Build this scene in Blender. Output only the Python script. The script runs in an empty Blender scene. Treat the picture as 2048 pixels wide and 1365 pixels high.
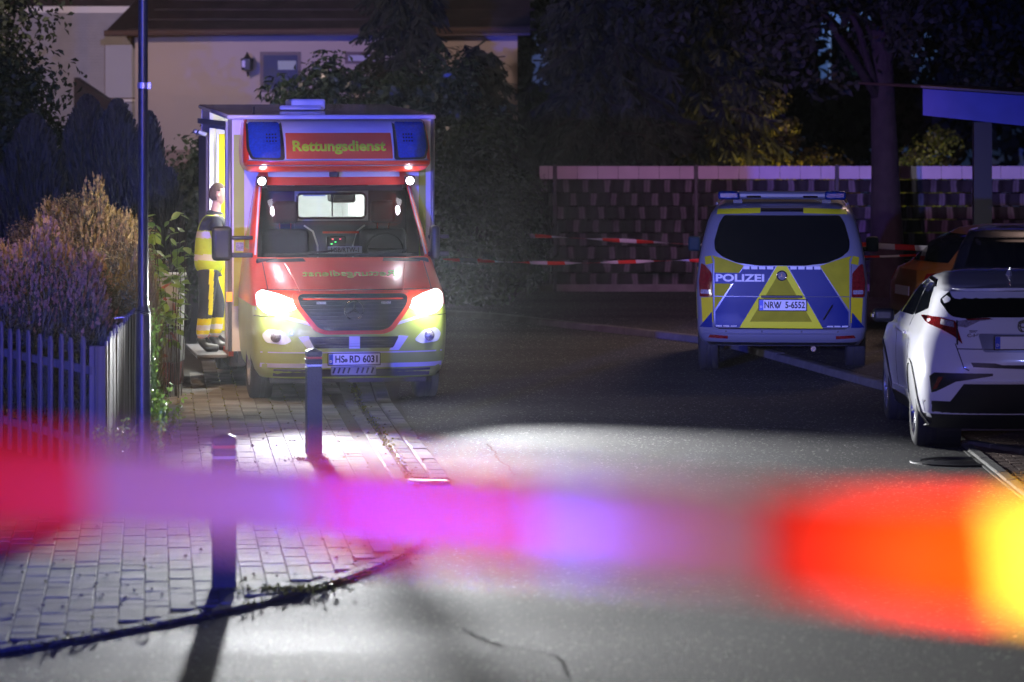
import bpy, bmesh, math, random
import numpy as np
from mathutils import Vector, Matrix
random.seed(7); rng = np.random.default_rng(7)
S = bpy.context.scene
R = math.radians; PI = math.pi

# ------------------------------------------------------------------ camera
cam_d = bpy.data.cameras.new('camera'); cam = bpy.data.objects.new('camera', cam_d)
S.collection.objects.link(cam); S.camera = cam
CZ = 3.25
cam.location = (0, 0, CZ); cam.rotation_euler = (PI/2, 0, 0)
cam_d.sensor_width = 36; cam_d.lens = 36*7500/2048
cam_d.shift_y = -512.5/2048
GLOW_HAZE = 0.000028
cam_d.clip_start = 0.1; cam_d.clip_end = 2000
cam_d.dof.use_dof = True; cam_d.dof.focus_distance = 38.5; cam_d.dof.aperture_fstop = 2.4

# ------------------------------------------------------------------ world
W = bpy.data.worlds.new('World'); S.world = W; W.use_nodes = True
nt = W.node_tree; nt.nodes.clear()
wo = nt.nodes.new('ShaderNodeOutputWorld'); bg = nt.nodes.new('ShaderNodeBackground')
sk = nt.nodes.new('ShaderNodeTexSky'); sk.sky_type = 'NISHITA'; sk.sun_disc = False
sk.sun_elevation = R(-4.0); sk.sun_rotation = R(200)
bg.inputs['Strength'].default_value = 0.05
nt.links.new(sk.outputs[0], bg.inputs[0]); nt.links.new(bg.outputs[0], wo.inputs[0])
S.view_settings.view_transform = 'Standard'; S.view_settings.look = 'None'
S.view_settings.exposure = 0; S.view_settings.gamma = 1; S.view_settings.use_curve_mapping = False
S.render.engine = 'CYCLES'
cy = S.cycles
cy.use_denoising = True; cy.max_bounces = 8; cy.transparent_max_bounces = 16
cy.sample_clamp_indirect = 6; cy.sample_clamp_direct = 0
cy.volume_bounces = 0; cy.caustics_reflective = False; cy.caustics_refractive = False

# ------------------------------------------------------------------ lamps of the place and added fills
def light(name, kind, loc, energy, color, target=None, size=0.1, cone=60, blend=0.5):
    d = bpy.data.lights.new(name, kind); d.energy = energy; d.color = color
    if kind == 'AREA': d.size = size
    else: d.shadow_soft_size = size
    if kind == 'SPOT': d.spot_size = R(cone); d.spot_blend = blend
    o = bpy.data.objects.new(name, d); S.collection.objects.link(o); o.location = loc
    if target is not None:
        o.rotation_euler = (Vector(target)-Vector(loc)).to_track_quat('-Z', 'Y').to_euler()
    return o
# patrol car beacons behind the photographer, plus fill spots added per subject
light('beacon_and_fill_light', 'SPOT', (-11.5, -3, 3.9), 80000, (0.03, 0.06, 1.0), (-4.0, 32, 0.9), 0.15, 24, 1.0)
light('beacon_and_fill_light', 'SPOT', (-6, -8, 4.8), 12500, (0.60, 0.47, 1.0), (-1.8, 38, 1.6), 0.25, 11, 1.0)  # added violet fill for the ambulance front
light('beacon_and_fill_light', 'SPOT', (-9, -7, 4.6), 24000, (0.84, 0.84, 1.0), (3.1, 42, 1.1), 0.25, 7.5, 1.0)  # added near-white fill for the van's rear
light('beacon_and_fill_light', 'SPOT', (-2, -6, 4.8), 5600, (0.46, 0.42, 1.0), (4.95, 34, 1.1), 0.25, 8, 1.0)  # added violet fill for the white car
light('hazard_and_fill_light', 'SPOT', (-2, 34, 5.2), 5600, (1.0, 0.40, 0.95), (4.3, 57, 1.2), 0.2, 24, 1.0)  # added magenta spot above the road, tints the privacy fence
light('beacon_and_fill_light', 'SPOT', (2, -6, 6.5), 42000, (0.36, 0.38, 1.0), (-7.6, 69, 4.1), 0.2, 8, 1.0)  # added blue fill for the pale brick house
light('beacon_and_fill_light', 'SPOT', (7.5, 8, 9.5), 2600, (0.25, 0.30, 1.0), (4.8, 34.5, 1.3), 0.25, 13, 1.0)  # added blue fill from high up for the white car's roof
# street lamps standing outside the frame
light('street_and_fill_light', 'SPOT', (-4.3, 32.9, 6.6), 3200, (1.0, 0.62, 0.33), (-5.0, 38.5, 1.2), 0.2, 52, 0.9)
light('street_and_fill_light', 'SPOT', (6.5, 52.0, 7.5), 1500, (1.0, 0.66, 0.56), (0.8, 45, 0), 1.6, 52, 1.0)
light('street_and_fill_light', 'SPOT', (-9.0, 50.0, 7.0), 3600, (1.0, 0.70, 0.62), (-5.2, 64, 3.2), 0.2, 80, 1.0)
light('garden_light', 'SPOT', (4.4, 63.5, 0.6), 420, (1.0, 0.66, 0.16), (4.3, 66.5, 3.2), 0.1, 100, 0.6)
light('garden_light', 'SPOT', (7.2, 66.0, 0.6), 100, (0.9, 1.0, 0.15), (7.6, 68.5, 2.6), 0.1, 90, 0.6)

# ------------------------------------------------------------------ helpers
def link(o): S.collection.objects.link(o); return o
def tag(o, label=None, cat=None, group=None, kind=None):
    if label: o['label'] = label
    if cat: o['category'] = cat
    if group: o['group'] = group
    if kind: o['kind'] = kind
    return o
def empty(name, loc=(0, 0, 0), rz=0, label=None, cat=None, group=None):
    o = link(bpy.data.objects.new(name, None)); o.location = loc; o.rotation_euler = (0, 0, rz)
    o.empty_display_size = 0.2
    return tag(o, label, cat, group)

def mat(name, col, rough=0.5, metal=0.0, emit=None, es=0, var=0.0, vscale=5, bump=0.0, bscale=40, coat=0.0, col2=None, spec=0.5):
    m = bpy.data.materials.new(name); m.use_nodes = True
    n = m.node_tree.nodes; l = m.node_tree.links; b = n['Principled BSDF']
    b.inputs['Roughness'].default_value = rough; b.inputs['Metallic'].default_value = metal
    b.inputs['Specular IOR Level'].default_value = spec
    b.inputs['Coat Weight'].default_value = coat
    b.inputs['Coat Roughness'].default_value = 0.06
    c = (*col, 1); b.inputs['Base Color'].default_value = c
    tc = n.new('ShaderNodeTexCoord')
    if var > 0 or col2:
        t = n.new('ShaderNodeTexNoise'); t.inputs['Scale'].default_value = vscale; t.inputs['Detail'].default_value = 5
        l.new(tc.outputs['Object'], t.inputs['Vector'])
        r = n.new('ShaderNodeValToRGB'); r.color_ramp.elements[0].position = .35; r.color_ramp.elements[1].position = .65
        d = col2 or tuple(x*(1-var) for x in col)
        r.color_ramp.elements[0].color = (*d, 1); r.color_ramp.elements[1].color = c
        l.new(t.outputs['Fac'], r.inputs[0]); l.new(r.outputs[0], b.inputs['Base Color'])
    if bump > 0:
        t = n.new('ShaderNodeTexNoise'); t.inputs['Scale'].default_value = bscale; t.inputs['Detail'].default_value = 3
        l.new(tc.outputs['Object'], t.inputs['Vector'])
        bp = n.new('ShaderNodeBump'); bp.inputs['Strength'].default_value = bump; bp.inputs['Distance'].default_value = 0.02
        l.new(t.outputs['Fac'], bp.inputs['Height']); l.new(bp.outputs[0], b.inputs['Normal'])
    if emit:
        b.inputs['Emission Color'].default_value = (*emit, 1); b.inputs['Emission Strength'].default_value = es
    return m
def glassmat(name, tint=(0.6, 0.65, 0.65), rough=0.02, base=0.06):
    m = bpy.data.materials.new(name); m.use_nodes = True; n = m.node_tree.nodes; l = m.node_tree.links
    n.clear(); o = n.new('ShaderNodeOutputMaterial'); mx = n.new('ShaderNodeMixShader')
    t = n.new('ShaderNodeBsdfTransparent'); t.inputs[0].default_value = (*tint, 1)
    g = n.new('ShaderNodeBsdfGlossy'); g.inputs['Roughness'].default_value = rough
    f = n.new('ShaderNodeFresnel'); f.inputs[0].default_value = 1.45
    l.new(f.outputs[0], mx.inputs[0]); l.new(t.outputs[0], mx.inputs[1]); l.new(g.outputs[0], mx.inputs[2]); l.new(mx.outputs[0], o.inputs[0])
    return m
def leafmat(name, c1, c2, rough=0.5, trans=0.25):
    m = bpy.data.materials.new(name); m.use_nodes = True; n = m.node_tree.nodes; l = m.node_tree.links
    b = n['Principled BSDF']; b.inputs['Roughness'].default_value = rough
    g = n.new('ShaderNodeNewGeometry'); r = n.new('ShaderNodeValToRGB')
    r.color_ramp.elements[0].color = (*c1, 1); r.color_ramp.elements[1].color = (*c2, 1)
    l.new(g.outputs['Random Per Island'], r.inputs[0]); l.new(r.outputs[0], b.inputs['Base Color'])
    tr = n.new('ShaderNodeBsdfTranslucent'); l.new(r.outputs[0], tr.inputs[0])
    mx = n.new('ShaderNodeMixShader'); mx.inputs[0].default_value = trans
    l.new(b.outputs[0], mx.inputs[1]); l.new(tr.outputs[0], mx.inputs[2]); l.new(mx.outputs[0], n['Material Output'].inputs[0])
    return m

class MB:
    def __init__(s): s.v = []; s.f = []; s.mi = []
    def add(s, vs, fs, mi=0):
        o = len(s.v); s.v += [tuple(x) for x in vs]; s.f += [tuple(i+o for i in f) for f in fs]; s.mi += [mi]*len(fs); return s
    def box(s, c, d, rz=0, mi=0, M=None):
        vs = [Vector((sx*d[0]/2, sy*d[1]/2, sz*d[2]/2)) for sx in (-1, 1) for sy in (-1, 1) for sz in (-1, 1)]
        if rz: q = Matrix.Rotation(rz, 3, 'Z'); vs = [q@v for v in vs]
        if M: vs = [M@v for v in vs]
        vs = [v+Vector(c) for v in vs]
        return s.add(vs, [(0, 1, 3, 2), (4, 6, 7, 5), (0, 4, 5, 1), (2, 3, 7, 6), (0, 2, 6, 4), (1, 5, 7, 3)], mi)
    def b(s, x0, x1, y0, y1, z0, z1, mi=0):
        return s.box(((x0+x1)/2, (y0+y1)/2, (z0+z1)/2), (x1-x0, y1-y0, z1-z0), 0, mi)
    def prism(s, poly, z0, z1, mi=0):          # poly in xy
        n = len(poly); vs = [(x, y, z0) for x, y in poly]+[(x, y, z1) for x, y in poly]
        fs = [tuple(range(n))[::-1], tuple(range(n, 2*n))]+[(i, (i+1) % n, n+(i+1) % n, n+i) for i in range(n)]
        return s.add(vs, fs, mi)
    def prism_y(s, poly, y0, y1, mi=0):        # poly in xz
        n = len(poly); vs = [(x, y0, z) for x, z in poly]+[(x, y1, z) for x, z in poly]
        fs = [tuple(range(n)), tuple(range(n, 2*n))[::-1]]+[(i, n+i, n+(i+1) % n, (i+1) % n) for i in range(n)]
        return s.add(vs, fs, mi)
    def tube(s, pts, rad, seg=8, mi=0, cap=True):
        pts = [Vector(p) for p in pts]; n = len(pts); rings = []
        for i, p in enumerate(pts):
            t = (pts[min(i+1, n-1)]-pts[max(i-1, 0)]).normalized()
            a = Vector((0, 0, 1)) if abs(t.z) < .9 else Vector((1, 0, 0))
            u = t.cross(a).normalized(); w = t.cross(u)
            r = rad[i] if isinstance(rad, (list, tuple)) else rad
            rings.append([p+r*(math.cos(2*PI*k/seg)*u+math.sin(2*PI*k/seg)*w) for k in range(seg)])
        vs = [v for rg in rings for v in rg]; fs = []
        for i in range(n-1):
            for k in range(seg):
                fs.append((i*seg+k, i*seg+(k+1) % seg, (i+1)*seg+(k+1) % seg, (i+1)*seg+k))
        if cap: fs += [tuple(range(seg))[::-1], tuple(range((n-1)*seg, n*seg))]
        return s.add(vs, fs, mi)
    def lathe(s, prof, c=(0, 0, 0), axis='z', seg=24, mi=0):   # prof: (r, h)
        vs = []; n = len(prof)
        for r, h in prof:
            for k in range(seg):
                a = 2*PI*k/seg; p = (r*math.cos(a), r*math.sin(a), h)
                if axis == 'x': p = (h, p[0], p[1])
                if axis == 'y': p = (p[0], h, p[1])
                vs.append((p[0]+c[0], p[1]+c[1], p[2]+c[2]))
        fs = [(i*seg+k, i*seg+(k+1) % seg, (i+1)*seg+(k+1) % seg, (i+1)*seg+k) for i in range(n-1) for k in range(seg)]
        return s.add(vs, fs, mi)
    def build(s, name, mats, parent=None, smooth=False, bevel=0, label=None, seg=2):
        me = bpy.data.meshes.new(name); me.from_pydata(s.v, [], s.f)
        if not isinstance(mats, (list, tuple)): mats = [mats]
        for m in mats: me.materials.append(m)
        me.polygons.foreach_set('material_index', s.mi)
        bm = bmesh.new(); bm.from_mesh(me); bmesh.ops.recalc_face_normals(bm, faces=bm.faces); bm.to_mesh(me); bm.free()
        o = link(bpy.data.objects.new(name, me)); o.parent = parent
        if smooth: me.shade_smooth()
        if bevel:
            md = o.modifiers.new('bevel', 'BEVEL'); md.width = bevel; md.segments = seg; md.limit_method = 'ANGLE'; md.angle_limit = R(40)
            me.shade_smooth(); md.harden_normals = False
            me.set_sharp_from_angle(angle=R(50)) if not smooth else None
        if label: o['label'] = label
        return o
def ob(name, me, parent=None):
    o = link(bpy.data.objects.new(name, me)); o.parent = parent; return o
def autosmooth(o, ang=35):
    o.data.shade_smooth(); o.data.set_sharp_from_angle(angle=R(ang)); return o

def patch(name, poly, fn, off, thick, m, parent, step=0.12, side=False, label=None, build=True, target=None, mi=0):
    """a plate following a surface. poly in (u, z); fn(u,z) is the surface's depth; off moves it outward (towards -y, or -x when side)"""
    bm = bmesh.new(); vs = [bm.verts.new((u, 0, z)) for u, z in poly]; bm.faces.new(vs)
    us = [p[0] for p in poly]; zs = [p[1] for p in poly]
    for ax, lo, hi in ((0, min(us), max(us)), (2, min(zs), max(zs))):
        k = int((hi-lo)/step)
        for i in range(1, k+1):
            co = [0, 0, 0]; no = [0, 0, 0]; co[ax] = lo+(hi-lo)*i/(k+1); no[ax] = 1
            bmesh.ops.bisect_plane(bm, geom=bm.verts[:]+bm.edges[:]+bm.faces[:], plane_co=co, plane_no=no, dist=1e-5)
    bmesh.ops.triangulate(bm, faces=[f for f in bm.faces if len(f.verts) > 4])
    front = bm.faces[:]
    r = bmesh.ops.extrude_face_region(bm, geom=front)
    nv = set(e for e in r['geom'] if isinstance(e, bmesh.types.BMVert))
    for v in bm.verts:
        u, z = v.co.x, v.co.z; d = fn(u, z)-off+(0 if v in nv else thick)
        v.co = (d, u, z) if side else (u, d, z)
    bmesh.ops.recalc_face_normals(bm, faces=bm.faces)
    me = bpy.data.meshes.new(name); bm.to_mesh(me); bm.free(); me.materials.append(m)
    o = ob(name, me, parent)
    if label: o['label'] = label
    autosmooth(o, 40)
    return o

_txt = {}
def text(name, body, size, loc, rot, m, parent, bold=0.0, mirror=False, width=None, depth=0.002, font_sx=1.0):
    cu = bpy.data.curves.new(name, 'FONT'); cu.body = body; cu.size = size; cu.align_x = 'CENTER'; cu.align_y = 'CENTER'
    cu.offset = bold; cu.extrude = depth/2; cu.resolution_u = 3
    t = bpy.data.objects.new(name, cu); S.collection.objects.link(t)
    dg = bpy.context.evaluated_depsgraph_get(); me = bpy.data.meshes.new_from_object(t.evaluated_get(dg))
    bpy.data.objects.remove(t); me.materials.clear(); me.materials.append(m)
    o = ob(name, me, parent); o.location = loc; o.rotation_euler = rot
    xs = [v.co.x for v in me.vertices]; w = max(xs)-min(xs); cx = (max(xs)+min(xs))/2
    sx = (width/w) if width else font_sx
    for v in me.vertices: v.co.x = (v.co.x-cx)*sx*(-1 if mirror else 1)
    if mirror: me.flip_normals()
    return o

def star(name, c, r, m, parent, rr=0.006, tilt=0):
    b = MB(); b.tube([(r*math.cos(a), 0, r*math.sin(a)) for a in [2*PI*k/28 for k in range(29)]], rr, 6)
    for a in (90, 210, 330):
        ca, sa = math.cos(R(a)), math.sin(R(a)); px, pz = -sa, ca; w = r*.13
        b.prism_y([(px*w, pz*w), (-px*w, -pz*w), (ca*r, sa*r)], -.004, .004)
    o = b.build(name, m, parent); o.location = c; o.rotation_euler = (tilt, 0, 0); return o

# superelliptic plan rings stacked by height ------------------------------------------------
def lerp_levels(levels, z):
    if z <= levels[0][0]: return levels[0]
    for a, b in zip(levels, levels[1:]):
        if z <= b[0]:
            t = (z-a[0])/(b[0]-a[0]); return tuple(p+(q-p)*t for p, q in zip(a, b))
    return levels[-1]
# level = (z, y0, y1, w, c0, n0, c1, n1)
def end_fn(levels, end=0):
    def fn(x, z):
        L = lerp_levels(levels, z); _, y0, y1, w, c0, n0, c1, n1 = L
        q = min(abs(x)/w, .9999); c, n = (c0, n0) if end == 0 else (c1, n1)
        k = c*(1-(1-q**n)**(1/n))
        return y0+k if end == 0 else y1-k
    return fn
def ring(L, K=14, M=10, flare=None):
    z, y0, y1, w, c0, n0, c1, n1 = L; pts = []
    def se(t, n): return math.copysign(abs(math.sin(t))**(2/n), t), abs(math.cos(t))**(2/n)
    for i in range(K+1):
        t = -PI/2+PI*i/K; sx, cc = se(t, n0); pts.append((w*sx, y0+c0*(1-cc)))
    ya, yb = y0+c0, y1-c1
    for i in range(1, M): pts.append((w, ya+(yb-ya)*i/M))
    for i in range(K+1):
        t = PI/2-PI*i/K; sx, cc = se(t, n1); pts.append((w*sx, y1-c1*(1-cc)))
    for i in range(1, M): pts.append((-w, yb+(ya-yb)*i/M))
    if flare: pts = [(x*(1+flare(x, y, z)), y) for x, y in pts]
    return [(x, y, z) for x, y in pts]
def loft(levels, K=14, M=10, caps=True, flare=None, matfn=None, sub=1):
    """returns MB; every level interval is subdivided sub times"""
    LV = []
    for a, b in zip(levels, levels[1:]):
        for i in range(sub): t = i/sub; LV.append(tuple(p+(q-p)*t for p, q in zip(a, b)))
    LV.append(levels[-1]); rs = [ring(L, K, M, flare) for L in LV]; n = len(rs[0]); m = MB()
    m.v = [p for r in rs for p in r]
    for j in range(len(rs)-1):
        for i in range(n):
            f = (j*n+i, j*n+(i+1) % n, (j+1)*n+(i+1) % n, (j+1)*n+i)
            c = [sum(m.v[k][a] for k in f)/4 for a in range(3)]
            mi = matfn(c, i) if matfn else 0
            if mi is None: continue
            m.f.append(f); m.mi.append(mi)
    if caps:
        m.f.append(tuple(range(n))[::-1]); m.mi.append(0)
        m.f.append(tuple(range((len(rs)-1)*n, len(rs)*n))); m.mi.append(0)
    return m
def cut(o, cutters):
    for c in cutters:
        md = o.modifiers.new('cut', 'BOOLEAN'); md.object = c; md.operation = 'DIFFERENCE'; md.solver = 'EXACT'
    dg = bpy.context.evaluated_depsgraph_get(); me = bpy.data.meshes.new_from_object(o.evaluated_get(dg))
    o.modifiers.clear(); o.data = me
    for c in cutters: bpy.data.objects.remove(c)
    return o
def cyl_obj(c, r, l, axis='x'):
    b = MB(); b.lathe([(0.0001, -l/2), (r, -l/2), (r, l/2), (0.0001, l/2)], c, axis, 40); o = b.build('cutter', M['black']); 
    bm = bmesh.new(); bm.from_mesh(o.data); bmesh.ops.remove_doubles(bm, verts=bm.verts, dist=.001); bm.to_mesh(o.data); bm.free(); return o

def wheel(parent, c, r, w, rim_r, side=-1, spokes=5, rimm=None):
    t = MB(); wr = r-rim_r
    t.lathe([(rim_r, -w/2), (rim_r+wr*.55, -w/2-.008), (r-.015, -w/2+.008), (r, -w/2+.03), (r, -w*.12), (r-.008, -w*.11), (r-.008, -w*.07), (r, -w*.06), (r, w*.06), (r-.008, w*.07), (r-.008, w*.11), (r, w*.12), (r, w/2-.03), (r-.015, w/2-.008), (rim_r, w/2), (rim_r, -w/2)], (0, 0, 0), 'x', 40)
    whl = t.build('wheel', M['rubber'], parent, smooth=False); autosmooth(whl, 50); whl.location = c
    d = MB(); s = side; xo = s*(w/2-.012)
    d.lathe([(rim_r, s*w/2*.99), (rim_r-.015, s*(w/2+.002)), (rim_r-.03, xo-s*.02), (rim_r-.035, -s*w*.2), (.05, -s*w*.2)], (0, 0, 0), 'x', 36)
    for k in range(spokes):
        for da in (-.16, .16):
            a = 2*PI*k/spokes
            p0 = (xo-s*.015, .05*math.cos(a), .05*math.sin(a)); p1 = (xo-s*.005, (rim_r-.02)*math.cos(a+da), (rim_r-.02)*math.sin(a+da))
            d.tube([p0, p1], [.022, .016], 5)
    d.lathe([(.001, xo+s*.005), (.05, xo), (.06, xo-s*.03)], (0, 0, 0), 'x', 16)
    rr = d.build('rim', rimm or M['rim'], whl); autosmooth(rr, 40)
    return whl

# ------------------------------------------------------------------ materials
M = {}
M['black'] = mat('black_plastic', (.012, .012, .014), .45)
M['rubber'] = mat('tyre_rubber', (.018, .018, .02), .75, bump=.2, bscale=60)
M['rim'] = mat('rim_alloy', (.62, .62, .62), .28, .9)
M['steelrim'] = mat('steel_rim', (.3, .3, .32), .4, .6)
M['white'] = mat('white_paint', (.74, .74, .76), .25, coat=.6, bump=.02, bscale=3)
M['white2'] = mat('white_plastic', (.72, .72, .72), .4)
M['silver'] = mat('silver_paint', (.27, .28, .33), .35, .4, coat=.4)
M['red'] = mat('fluorescent_red', (.85, .075, .035), .3, coat=.4, var=.06, vscale=3)
M['neon'] = mat('fluorescent_yellow', (.46, .56, .09), .4, coat=.15, var=.06, vscale=3)
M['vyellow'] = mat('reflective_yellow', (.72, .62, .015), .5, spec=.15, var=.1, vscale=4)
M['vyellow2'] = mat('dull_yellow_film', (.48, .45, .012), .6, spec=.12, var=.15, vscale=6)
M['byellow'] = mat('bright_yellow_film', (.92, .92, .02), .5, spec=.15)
M['vblue'] = mat('police_blue', (.005, .02, .15), .4, spec=.2)
M['bluelens'] = mat('blue_lens', (.006, .05, .50), .15, coat=.6, var=.4, vscale=40, emit=(.0, .10, .9), es=.03)
M['redlens'] = mat('red_lens', (.24, .012, .015), .12, coat=.8, var=.45, vscale=45)
M['clearlens'] = mat('clear_lens', (.55, .5, .55), .1, .3, coat=.8, var=.5, vscale=60)
M['chrome'] = mat('chrome', (.8, .8, .82), .12, 1)
M['darkglass'] = mat('dark_glass', (.004, .005, .006), .06, spec=.35)
M['shield'] = glassmat('windshield_glass', (.72, .76, .76))
M['lamp'] = mat('headlamp_glow', (1, 1, 1), .3, emit=(1, .98, .95), es=60)
M['lensglow'] = mat('headlamp_lens', (.8, .8, .8), .2, emit=(.93, .97, 1), es=5)
M['worklamp'] = mat('work_lamp_glow', (1, 1, 1), .3, emit=(1, .95, 1), es=9)
M['orange'] = mat('orange_lens', (.9, .25, .02), .3, emit=(1, .35, .05), es=1.2)
M['plate'] = mat('plate_white', (.78, .78, .80), .35, bump=.02)
M['pblue'] = mat('plate_blue', (.01, .06, .55), .35)
M['ink'] = mat('plate_ink', (.01, .01, .012), .5)
M['skin'] = mat('skin', (.55, .33, .24), .5, var=.15, vscale=25)
M['hair'] = mat('hair', (.10, .065, .045), .7, bump=.6, bscale=160)
M['bar'] = mat('grille_grey', (.025, .025, .03), .5)
M['grey'] = mat('grey_trim', (.10, .10, .11), .5)
M['seat'] = mat('seat_fabric', (.035, .035, .04), .85, bump=.3, bscale=200)
M['interior'] = mat('cabin_lining', (.66, .68, .70), .6)
M['dash'] = mat('dashboard_plastic', (.03, .03, .033), .6)
M['cab'] = mat('cabinet_panel', (.70, .71, .70), .45)

# =================================================================== GROUND
def smooth_poly(pts, n=8):
    out = []
    P = [pts[0]]+pts+[pts[-1]]
    for i in range(1, len(P)-2):
        p0, p1, p2, p3 = [np.array(p, float) for p in P[i-1:i+3]]
        for k in range(n):
            t = k/n; out.append(tuple(.5*((2*p1)+(-p0+p2)*t+(2*p0-5*p1+4*p2-p3)*t*t+(-p0+3*p1-3*p2+p3)*t**3)))
    out.append(pts[-1]); return out
def asphalt():
    m = bpy.data.materials.new('asphalt'); m.use_nodes = True; n = m.node_tree.nodes; l = m.node_tree.links; b = n['Principled BSDF']
    tc = n.new('ShaderNodeTexCoord')
    def noise(s, d=2, v=None):
        t = n.new('ShaderNodeTexNoise'); t.inputs['Scale'].default_value = s; t.inputs['Detail'].default_value = d
        l.new(v or tc.outputs['Object'], t.inputs['Vector']); return t
    def ramp(src, a, b_, ca, cb):
        r = n.new('ShaderNodeValToRGB'); r.color_ramp.elements[0].position = a; r.color_ramp.elements[1].position = b_
        r.color_ramp.elements[0].color = (*ca, 1); r.color_ramp.elements[1].color = (*cb, 1); l.new(src, r.inputs[0]); return r
    mp = n.new('ShaderNodeMapping'); mp.inputs['Scale'].default_value = (.35, 1.3, 1); l.new(tc.outputs['Object'], mp.inputs[0])
    big = noise(.55, 5, mp.outputs[0]); fine = noise(90, 2)
    c1 = ramp(big.outputs['Fac'], .35, .7, (.062, .062, .064), (.098, .095, .092))
    c2 = ramp(fine.outputs['Fac'], .35, .75, (.55, .55, .55), (1.5, 1.5, 1.5))
    mx = n.new('ShaderNodeMix'); mx.data_type = 'RGBA'; mx.blend_type = 'MULTIPLY'; mx.inputs[0].default_value = 1
    l.new(c1.outputs[0], mx.inputs[6]); l.new(c2.outputs[0], mx.inputs[7]); sp_ = n.new('ShaderNodeTexVoronoi'); sp_.inputs['Scale'].default_value = 62; l.new(tc.outputs['Object'], sp_.inputs['Vector'])
    spr = ramp(sp_.outputs['Color'], .84, .90, (.75, .75, .75), (6.5, 6.4, 6.0))  # sparse bright cells put sparkle into the asphalt colour as pale stones
    mx2 = n.new('ShaderNodeMix'); mx2.data_type = 'RGBA'; mx2.blend_type = 'MULTIPLY'; mx2.inputs[0].default_value = 1
    l.new(mx.outputs[2], mx2.inputs[6]); l.new(spr.outputs[0], mx2.inputs[7]); l.new(mx2.outputs[2], b.inputs['Base Color'])
    rr = ramp(big.outputs['Fac'], .3, .7, (.80,)*3, (.68,)*3); l.new(rr.outputs[0], b.inputs['Roughness'])
    vo = n.new('ShaderNodeTexVoronoi'); vo.inputs['Scale'].default_value = 120; l.new(tc.outputs['Object'], vo.inputs['Vector'])
    vo2 = n.new('ShaderNodeTexVoronoi'); vo2.inputs['Scale'].default_value = 60; l.new(tc.outputs['Object'], vo2.inputs['Vector'])
    ad = n.new('ShaderNodeMath'); ad.operation = 'ADD'; l.new(vo.outputs['Distance'], ad.inputs[0]); l.new(vo2.outputs['Distance'], ad.inputs[1])
    bp = n.new('ShaderNodeBump'); bp.inputs['Strength'].default_value = 1.0; bp.inputs['Distance'].default_value = .006; bp.invert = True
    l.new(ad.outputs[0], bp.inputs['Height'])
    und = noise(.35, 1, mp.outputs[0])
    bp2 = n.new('ShaderNodeBump'); bp2.inputs['Strength'].default_value = .12; bp2.inputs['Distance'].default_value = .02
    l.new(und.outputs['Fac'], bp2.inputs['Height']); l.new(bp.outputs[0], bp2.inputs['Normal']); l.new(bp2.outputs[0], b.inputs['Normal'])
    b.inputs['Specular IOR Level'].default_value = .35
    return m
M['asphalt'] = asphalt()
M['soil'] = mat('soil', (.035, .028, .02), .95, var=.4, vscale=3, bump=.5, bscale=12)
M['kerb'] = mat('kerb_concrete', (.17, .165, .155), .8, var=.3, vscale=6, bump=.3, bscale=60)
M['joint'] = mat('joint_sand', (.05, .048, .04), .9, var=.3, vscale=9)
def pavermat(name, c1, c2):
    m = mat(name, c1, .8, spec=.25, bump=.35, bscale=70); n = m.node_tree.nodes; l = m.node_tree.links; b = n['Principled BSDF']
    oi = n.new('ShaderNodeObjectInfo'); g = n.new('ShaderNodeNewGeometry'); a = n.new('ShaderNodeMath'); a.operation = 'ADD'
    f = n.new('ShaderNodeMath'); f.operation = 'FRACT'
    l.new(oi.outputs['Random'], a.inputs[0]); l.new(g.outputs['Random Per Island'], a.inputs[1]); l.new(a.outputs[0], f.inputs[0])
    r = n.new('ShaderNodeValToRGB'); r.color_ramp.elements[0].color = (*c1, 1); r.color_ramp.elements[1].color = (*c2, 1)
    l.new(f.outputs[0], r.inputs[0])
    t = n.new('ShaderNodeTexNoise'); t.inputs['Scale'].default_value = 1.6; t.inputs['Detail'].default_value = 6
    geo = n.new('ShaderNodeNewGeometry'); l.new(geo.outputs['Position'], t.inputs['Vector'])
    r2 = n.new('ShaderNodeValToRGB'); r2.color_ramp.elements[0].position = .35; r2.color_ramp.elements[1].position = .7
    r2.color_ramp.elements[0].color = (.62, .62, .6, 1); r2.color_ramp.elements[1].color = (1.1, 1.1, 1.1, 1); l.new(t.outputs['Fac'], r2.inputs[0])
    mx = n.new('ShaderNodeMix'); mx.data_type = 'RGBA'; mx.blend_type = 'MULTIPLY'; mx.inputs[0].default_value = 1
    l.new(r.outputs[0], mx.inputs[6]); l.new(r2.outputs[0], mx.inputs[7]); l.new(mx.outputs[2], b.inputs['Base Color'])
    return m
M['paver'] = pavermat('concrete_paver', (.16, .155, .145), (.26, .25, .235))
M['paver_red'] = pavermat('clay_paver', (.15, .10, .08), (.22, .15, .12))

def gz(y): return 0.0 if y >= 20 else (20-y)*0.08      # the road climbs towards the photographer
g = MB()
ys = [-60, -30, 0, 10, 20, 60, 120, 400]
for i in range(len(ys)-1):
    g.add([(-250, ys[i], gz(ys[i])-.03), (250, ys[i], gz(ys[i])-.03), (250, ys[i+1], gz(ys[i+1])-.03), (-250, ys[i+1], gz(ys[i+1])-.03)], [(0, 1, 2, 3)])
tag(g.build('ground', M['soil']), kind='structure')
g = MB(); ys = [-20, 0, 10, 20, 62]
for i in range(len(ys)-1):
    g.add([(-30, ys[i], gz(ys[i])), (30, ys[i], gz(ys[i])), (30, ys[i+1], gz(ys[i+1])), (-30, ys[i+1], gz(ys[i+1]))], [(0, 1, 2, 3)])
tag(g.build('road', M['asphalt']), kind='structure')

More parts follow.
